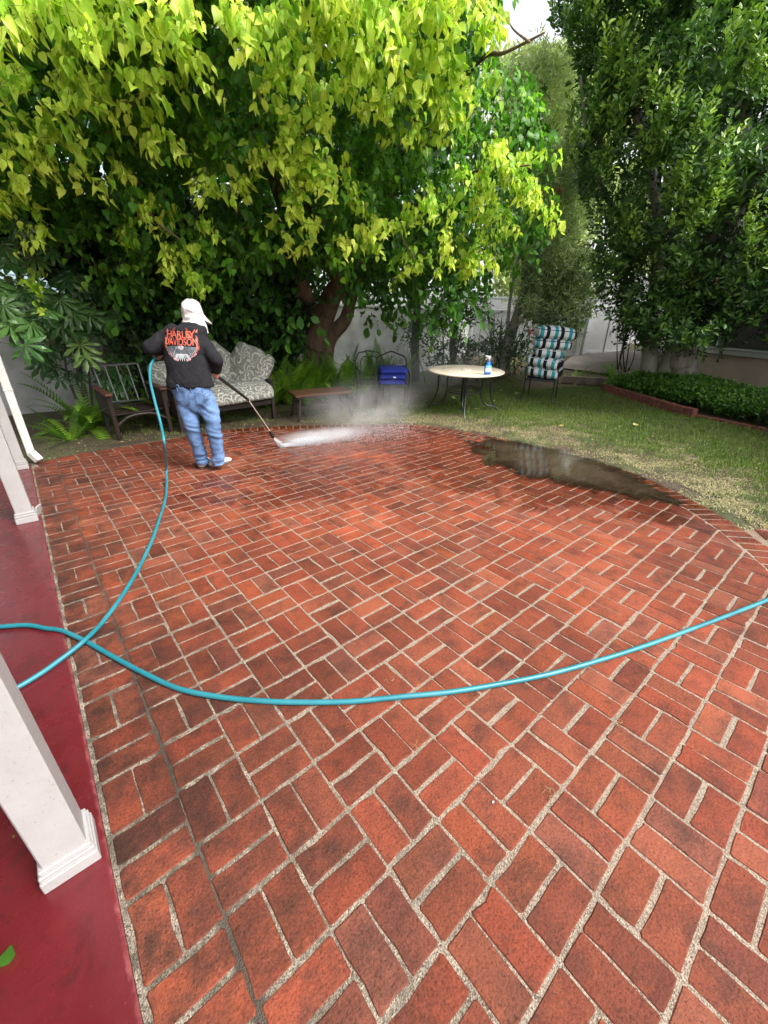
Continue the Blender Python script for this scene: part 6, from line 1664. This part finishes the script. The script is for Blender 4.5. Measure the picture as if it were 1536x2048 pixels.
for k, (x, d) in enumerate(((535, 7.9), (575, 8.2), (612, 8.1), (650, 8.3), (688, 8.5), (722, 8.9), (760, 9.9), (555, 8.6), (630, 8.7), (800, 10.4))):
    lb_ = ['fern with upright fronds just right of the loveseat', 'fern behind the left end of the coffee table', 'fern in front of the big trunk', 'fern behind the middle of the coffee table', 'fern right of the big trunk', 'fern left of the grey iron chair', 'fern behind the blue cushions', 'fern at the back behind the loveseat', 'fern close against the big trunk', 'small fern behind the scroll-backed chair'][k]
    fern(x, d, 20 if k < 7 else 12, 0.62, 1.0, lb_, (0, 5), 0.62, G1)
fern(1222, 11.6, 12, 0.35, 0.5, 'small fern on the bank in front of the white gate', (1, 4), 0.2, 'ferns near the white gate')
fern(1283, 11.2, 10, 0.5, 0.7, 'upright fern beside the pale ficus stems', (2, 5), 0.7, 'ferns near the white gate')
fern(1150, 11.0, 9, 0.3, 0.45, 'low fern just behind the striped cushions', (2, 5), 0.1, 'ferns near the white gate')

# ---- raised bed on the right
bed = empty('brick_edging', on(1300, 810), 0, 'low red brick edging in front of the clipped shrubs', 'edging')
def brick_row(pts, zt, n, h=0.10):
    for i in range(n):
        a = pts[0].lerp(pts[1], i/n); b = pts[0].lerp(pts[1], (i+0.94)/n)
        m = MB(); zz_ = gz(a.x, a.y); m.bar((a.x, a.y, zz_+zt), (b.x, b.y, gz(b.x, b.y)+zt+random.uniform(-.006, .006)), 0.11, h, bev=0.007)
        for v_ in range(len(m.v)): m.v[v_] = tuple(Vector(m.v[v_])-bed.location)
        m.build('brick', MAT['old_brick'], bed)
BP = [on(1207, 782), on(1388, 836), on(1560, 872)]
brick_row((BP[0], BP[1]), 0.04, 13, 0.12)
brick_row((BP[0]+Vector((0.02, 0.02, 0)), BP[1]), 0.12, 10, 0.05)
brick_row((BP[1]+Vector((0.12, -0.02, 0)), BP[2]+Vector((0.12, 0, 0))), 0.0, 10, 0.09)
hb = empty('low_hedge', on(1400, 800), 0, 'low glossy green groundcover hedge in the brick-edged bed on the right', 'hedge')
n_ = 9000
# volume between the edging and the house wall, about 0.3 m high
P = []
e0, e1 = BP[0]+Vector((0.1, 0.05, 0)), BP[2]+Vector((0.15, 0, 0)); back = RT*1.25+FW*0.15
u = rng.random(n_)*1.25-0.0; v = rng.random(n_)
for a, b in zip(u, v):
    base = e0.lerp(e1, a)+back*b*(1.0 if a > 0.2 else 0.5+2.5*a); zb = gz(base.x, base.y)
    hgt = 0.30*(1-0.5*(2*b-0.9)**4 if b > 0.05 else 0.6)*(1+0.25*noise.noise(base*2.5))*min(1, 0.5+a*3)
    P.append((base.x, base.y, zb+hgt*random.random()**0.35+0.02))
P = np.array(P)
hgt = P[:, 2]; nf = noisefield(P, 2.2)
sp_ = spray(P, 7, 0.10, 0.050, 0.2, 0.75, UP*1.0+rnd3(len(P), 0.45), 0.5, 0.45)
put(sp_, ELL, 'box_leaf', hb, 'leaves')

# ---- lawn
def scatter_lawn():
    N = 420000
    a = rng.uniform(0, 1, N)
    # more blades where the camera is near
    d = 4.1+9.5*a**1.2; ang = rng.uniform(-0.86, 0.80, N)
    base = np.arctan2(FWA[1], FWA[0])+ang
    X = C0.x+d*np.cos(base); Y = C0.y+d*np.sin(base)
    ins = inpoly(WHOLE, X, Y) | inpoly([(p[0], p[1]) for p in WALK], X, Y) | (X < 0.15)
    s = np.hypot(X-2.0, Y-1.9)-3.4
    nz1 = np.array([noise.noise(Vector((x*1.1, y*1.1, 3.3))) for x, y in zip(X, Y)]); nz2 = np.array([noise.noise(Vector((x*4.5, y*4.5, 7.7))) for x, y in zip(X, Y)])
    right = np.clip((X-2.8)/1.5, 0, 1)*np.clip((5.4-Y)/1.2, 0, 1)
    # straw band by the edge of the patio, bare soil in the shade on the left
    de = np.sqrt(np.min([(X-p[0])**2+(Y-p[1])**2 for p in OUTD[::2]], axis=0))
    dens = np.clip(0.15+right*1.0+nz1*0.5+nz2*0.35, 0.03, 1)
    dens = np.where(de < 0.22, dens*(nz2+0.35)*0.7, dens)
    dens = np.where(de < 1.0, dens*(0.62+nz2*0.9+0.3*(de)), dens)
    # under the bed and house: none
    lat = (X-C0.x)*RTA[0]+(Y-C0.y)*RTA[1]; fw = (X-C0.x)*FWA[0]+(Y-C0.y)*FWA[1]
    nogr = (lat > 7.3) | ((X > 10.4)) | (Y > 6.6) | ((fw > 9.6) & (lat > 3.2))
    e0_, e1_ = np.array(BP[0])[:2], np.array(BP[2])[:2]; ed = (e1_-e0_)/np.linalg.norm(e1_-e0_)
    sd = (X-e0_[0])*(-ed[1])+(Y-e0_[1])*ed[0]; al_ = (X-e0_[0])*ed[0]+(Y-e0_[1])*ed[1]
    nogr |= (sd*np.sign(np.dot(np.array(RT)[:2], [-ed[1], ed[0]])) > -0.02) & (al_ > -0.1)
    k = (~ins) & (~nogr) & (rng.random(N) < dens)
    X, Y, de, nz1, nz2, right = X[k], Y[k], de[k], nz1[k], nz2[k], right[k]
    n = len(X)
    Z = np.array([gz(x, y) for x, y in zip(X, Y)])
    straw = np.clip(1.25-de*0.75+nz2*0.9+nz1*0.6, 0.08, 1)*np.clip(right+0.35, 0, 1)
    st = rng.random(n) < straw
    age = np.where(st, rng.uniform(0.72, 1.0, n), np.clip(rng.uniform(0.05, 0.42, n)+nz1*0.2+(1-right)*0.1, 0, 0.6))
    H = np.where(st, rng.uniform(0.015, 0.04, n), rng.uniform(0.025, 0.058, n)*(0.6+0.4*right))
    lean = np.where(st, rng.uniform(0.6, 1.5, n), rng.uniform(0.1, 0.8, n)); az = rng.uniform(0, 6.283, n)
    dx, dy = np.cos(az), np.sin(az); w = np.where(st, 0.0035, 0.0030)
    Bp = np.stack([X, Y, Z-0.002], 1); sdv = np.stack([-dy, dx, np.zeros(n)], 1)*w[:, None]
    mid = Bp+np.stack([dx*H*lean*0.35, dy*H*lean*0.35, H*np.where(st, 0.35, 0.6)], 1)
    tip = Bp+np.stack([dx*H*lean, dy*H*lean, H*np.where(st, 0.30, 1.0)/np.sqrt(1+lean*0.3)], 1)
    V = np.stack([Bp-sdv, Bp+sdv, mid+sdv*0.8, mid-sdv*0.8, tip+sdv*0.15, tip-sdv*0.15], 1).reshape(-1, 3)
    b = np.arange(n)[:, None]*6
    F = np.concatenate([b+np.array([[0, 1, 2, 3]]), b+np.array([[3, 2, 4, 5]])], 0)
    o = link('grass', npmesh('grass', V, F, {'age': np.repeat(age, 6)}), None, MAT['grass'])
    tag(o, 'lawn grass, green further out and dry straw by the patio edge', None, None, 'stuff')
    return n
NG = scatter_lawn()
# leaf litter and fallen leaves
MAT['fallen'] = leaf_mat('fallen_leaf', [(0.0, (0.10, 0.055, 0.02)), (0.5, (0.34, 0.30, 0.09)), (1.0, (0.52, 0.52, 0.20))], 0.15, 0.6)
FL = [(497, 760), (995, 790), (905, 797), (985, 806), (828, 815), (1210, 808), (1034, 789), (1120, 857), (1268, 855), (950, 822), (700, 796), (1180, 740), (1218, 741), (1000, 783), (1190, 745), (860, 770)]
FLL = ['yellowish leaf on the grass left of the coffee table', 'fallen leaf on the grass behind the front table leg', 'large yellow leaf lying under the round table', 'pale leaf lying right of the round table legs', 'fallen leaf in the grass right of the blue cushion chair', 'leaf on the soil by the corner of the brick edging', 'pale leaf between the round table and the striped cushions chair', 'fallen leaf in the grass below the striped cushions chair', 'pale leaf on the lawn below the brick edging', 'small leaf in the grass right of the front table foot', 'leaf lying beside the right end of the coffee table', 'leaf by the timber edging left of the small fern', 'leaf by the timber edging under the small fern', 'leaf on the grass between table and striped cushions', 'leaf beside the gate path edging, nearer the lawn', 'leaf on the grass left of the round table'][:16]
for k, (x, y) in enumerate(FL):
    p = on(x, y); T_ = HEART3 if k % 2 else HEART
    sz_ = random.uniform(0.07, 0.13)
    me = npmesh('fallen_leaf', T_[0]*sz_+rng.normal(0, 0.003, T_[0].shape), T_[1], {'age': np.full(len(T_[0]), 0.4+0.6*random.random())})
    o = link('fallen_leaf', me, None, MAT['fallen']); o.location = p+Vector((0, 0, 0.035)); o.rotation_euler = (random.uniform(-.3, .3), random.uniform(-.3, .3), random.uniform(0, 6))
    tag(o, FLL[k], 'leaf', 'fallen leaves on the lawn')
def litter():
    n = 2600; X = rng.uniform(-0.5, 12, n); Y = rng.uniform(-1.5, 7.4, n)
    k = (~inpoly(WHOLE, X, Y)) & (~inpoly(WALK, X, Y)) & ((X > 0) | (Y > 4.9)); X, Y = X[k], Y[k]; n = len(X)
    P = np.stack([X, Y, [gz(a, b)+0.012 for a, b in zip(X, Y)]], 1)
    foliage('leaf_litter', MAT['fallen'], ELL, P, np.concatenate([rng.normal(0, 1, (n, 2)), rng.normal(0, .15, (n, 1))], 1), UP+rnd3(n, 0.3), rng.uniform(0.02, 0.06, n), rng.random(n)*0.8, None, label='dry leaf litter scattered on the soil and lawn', kind='stuff')
litter()

# ------------------------------------------------------------------ spray and drifting mist
HIT = gp(566, 893, 0.005)
JD = (gp(800, 868)-HIT); JD.z = 0; JD.normalize(); JN = Vector((-JD.y, JD.x, 0))
def droplets():
    n = 17000
    u = rng.random(n)**1.6*1.9; w = 0.02+0.17*u
    X = np.array(HIT)+u[:, None]*np.array(JD)+(rng.normal(0, 1, n)*w*0.8)[:, None]*np.array(JN)
    X[:, 2] = np.abs(rng.normal(0, 1, n))*(0.012+0.085*u)+0.004
    k = 2600; a = rng.random(k)[:, None]; J0 = np.array(NOZ)+(np.array(HIT)-np.array(NOZ))*a+rng.normal(0, 1, (k, 3))*(0.004+0.016*a)
    J0[:, 2] = np.maximum(J0[:, 2], 0.004); X = np.concatenate([X, J0]); n = len(X)
    r = rng.uniform(0.0011, 0.0032, n)
    T_ = np.array([(1, 0, 0), (-1, 0, 0), (0, 1, 0), (0, -1, 0), (0, 0, 1), (0, 0, -1)], float)
    TF = np.array([(0, 2, 4), (2, 1, 4), (1, 3, 4), (3, 0, 4), (2, 0, 5), (1, 2, 5), (3, 1, 5), (0, 3, 5)])
    V = X[:, None]+T_[None]*r[:, None, None]; F = (TF[None]+(np.arange(n)*6)[:, None, None]).reshape(-1, 3)
    w_ = NM('water_drop'); mt = w_.done(w_.bsdf((0.9, 0.92, 0.95), 0.15, None, 0.5, Transmission_Weight=0.4))
    o = link('water_droplets', npmesh('water_droplets', V.reshape(-1, 3), F, None, True), None, mt)
    tag(o, 'fine white water droplets flying off the bricks at the wand tip', None, None, 'stuff')
droplets()
def mist(name, c, half, rz, dens, nscale, label, thr=(0.35, 0.75), power=1.5, tiltz=0.0, shapefn=None):
    m = MB(); ellipsoid(m, (0, 0, 0), (Vector((half[0], 0, 0)), Vector((0, half[1], 0)), Vector((0, 0, half[2]))), 28, 16)
    # keep it above the floor
    m.v = [(x, y, max(z, -c.z+0.006)) for x, y, z in m.v]
    mt = bpy.data.materials.new(name+'_volume'); mt.use_nodes = True; t = mt.node_tree; t.nodes.clear()
    out = t.nodes.new('ShaderNodeOutputMaterial'); pv = t.nodes.new('ShaderNodeVolumePrincipled')
    pv.inputs['Color'].default_value = (0.96, 0.97, 1.0, 1); pv.inputs['Anisotropy'].default_value = 0.2
    tc = t.nodes.new('ShaderNodeTexCoord'); mp = t.nodes.new('ShaderNodeMapping'); mp.inputs['Scale'].default_value = (1/half[0], 1/half[1], 1/half[2])
    t.links.new(tc.outputs['Object'], mp.inputs[0])
    ln = t.nodes.new('ShaderNodeVectorMath'); ln.operation = 'LENGTH'; t.links.new(mp.outputs[0], ln.inputs[0])
    f1 = t.nodes.new('ShaderNodeMapRange'); f1.inputs[1].default_value = 1.0; f1.inputs[2].default_value = 0.0; f1.interpolation_type = 'SMOOTHERSTEP'; t.links.new(ln.outputs['Value'], f1.inputs[0])
    nz_ = t.nodes.new('ShaderNodeTexNoise'); nz_.inputs['Scale'].default_value = nscale; nz_.inputs['Detail'].default_value = 5; nz_.inputs['Distortion'].default_value = 0.6; t.links.new(tc.outputs['Object'], nz_.inputs['Vector'])
    f2 = t.nodes.new('ShaderNodeMapRange'); f2.inputs[1].default_value = thr[0]; f2.inputs[2].default_value = thr[1]; t.links.new(nz_.outputs['Fac'], f2.inputs[0])
    mu = t.nodes.new('ShaderNodeMath'); mu.operation = 'MULTIPLY'; t.links.new(f1.outputs[0], mu.inputs[0]); t.links.new(f2.outputs[0], mu.inputs[1])
    m2 = t.nodes.new('ShaderNodeMath'); m2.operation = 'MULTIPLY'; t.links.new(mu.outputs[0], m2.inputs[0]); m2.inputs[1].default_value = dens
    t.links.new(m2.outputs[0], pv.inputs['Density']); t.links.new(pv.outputs[0], out.inputs['Volume'])
    o = m.build(name, mt, None); o.location = c; o.rotation_euler = (0, 0, rz)
    tag(o, label, None, None, 'stuff'); return o
rzj = math.atan2(JD.y, JD.x)
mist('spray_mist', HIT+JD*0.55+Vector((0, 0, 0.09)), (0.85, 0.22, 0.13), rzj, 9.5, 5.0, 'dense white spray fanning low over the bricks from the wand tip', (0.15, 0.6))
mist('spray_mist', HIT+JD*0.30+Vector((0, 0, 0.05)), (0.34, 0.09, 0.06), rzj, 38.0, 8.0, 'brightest burst of spray where the jet hits the bricks', (0.0, 0.5))
mist('drifting_mist', HIT+JD*1.25+Vector((0.15, 0.35, 0.34)), (1.20, 0.85, 0.52), rzj+0.1, 2.2, 2.0, 'white cloud of mist drifting over the patio edge by the coffee table', (0.38, 0.78))
mist('drifting_mist', Vector((8.3, 6.2, 0.75)), (3.4, 1.9, 1.25), 0.0, 0.24, 0.9, 'thin veil of mist hanging between the round table and the wall', (0.2, 0.7))
mist('drifting_mist', Vector((6.6, 5.3, 0.45)), (2.2, 1.0, 0.65), -0.1, 0.55, 1.3, 'low mist drifting around the blue cushion chair', (0.3, 0.75))

# ------------------------------------------------------------------ small litter on the floors
me = npmesh('leaf', HEART3[0]*np.array([0.050, 0.040, 0.05]), HEART3[1], {'age': np.full(len(HEART3[0]), 0.22)})
o = link('fallen_leaf', me, None, MAT['mulberry']); o.location = gp(12, 1935, 0.012)+Vector((0, 0, 0.014)); o.rotation_euler = (0.05, -0.05, math.radians(-20)); tag(o, 'green leaf lying on the red porch floor at the left edge', 'leaf')
for (x, y, s_, a_, lb_) in ((30, 1676, 0.022, 0.4, 'small pale leaf scrap on the red floor left of the nearest post'), (5, 1330, 0.03, 1.2, 'dry curled scrap on the red floor by the hose')):
    me = npmesh('leaf', ELL[0]*s_*0.8, ELL[1], {'age': np.full(len(ELL[0]), 0.1)}); o = link('leaf_scrap', me, None, MAT['fallen']); o.location = gp(x, y, 0.02); o.rotation_euler = (0, 0, a_); tag(o, lb_, 'leaf')
m = MB(); ellipsoid(m, (0, 0, 0), (Vector((.005, 0, 0)), Vector((0, .004, 0)), Vector((0, 0, .003))), 8, 6); o = m.build('pebble', MAT['white_clean'], None, label='tiny white chip lying on a brick in the near patio', cat='pebble'); o.location = gp(986, 1604, 0.004)
MAT['straw'] = simple('dry_twig', (0.36, 0.24, 0.12), 0.8, 0.2)
for x, y, n, lb_ in ((1105, 1590, 9, 'little tangle of dry stems at a brick joint in the lower right'), (1235, 1445, 5, 'wisp of dry stem near the right joint line'), (780, 1360, 5, 'wisp of dry stem just above the middle of the hose'), (835, 1492, 6, 'dry stem lying just below the hose')):
    c = gp(x, y, 0.004); m = MB()
    for k in range(n):
        a = random.uniform(0, 6.28); L = random.uniform(0.012, 0.03); p0 = Vector((random.gauss(0, .006), random.gauss(0, .006), 0.001))
        m.tube([p0, p0+Vector((math.cos(a)*L*.5, math.sin(a)*L*.5, 0.004)), p0+Vector((math.cos(a+.8)*L, math.sin(a+.8)*L, 0.001))], 0.0006, 4)
    o = m.build('dry_stems', MAT['straw'], None, label=lb_, cat='twig'); o.location = c
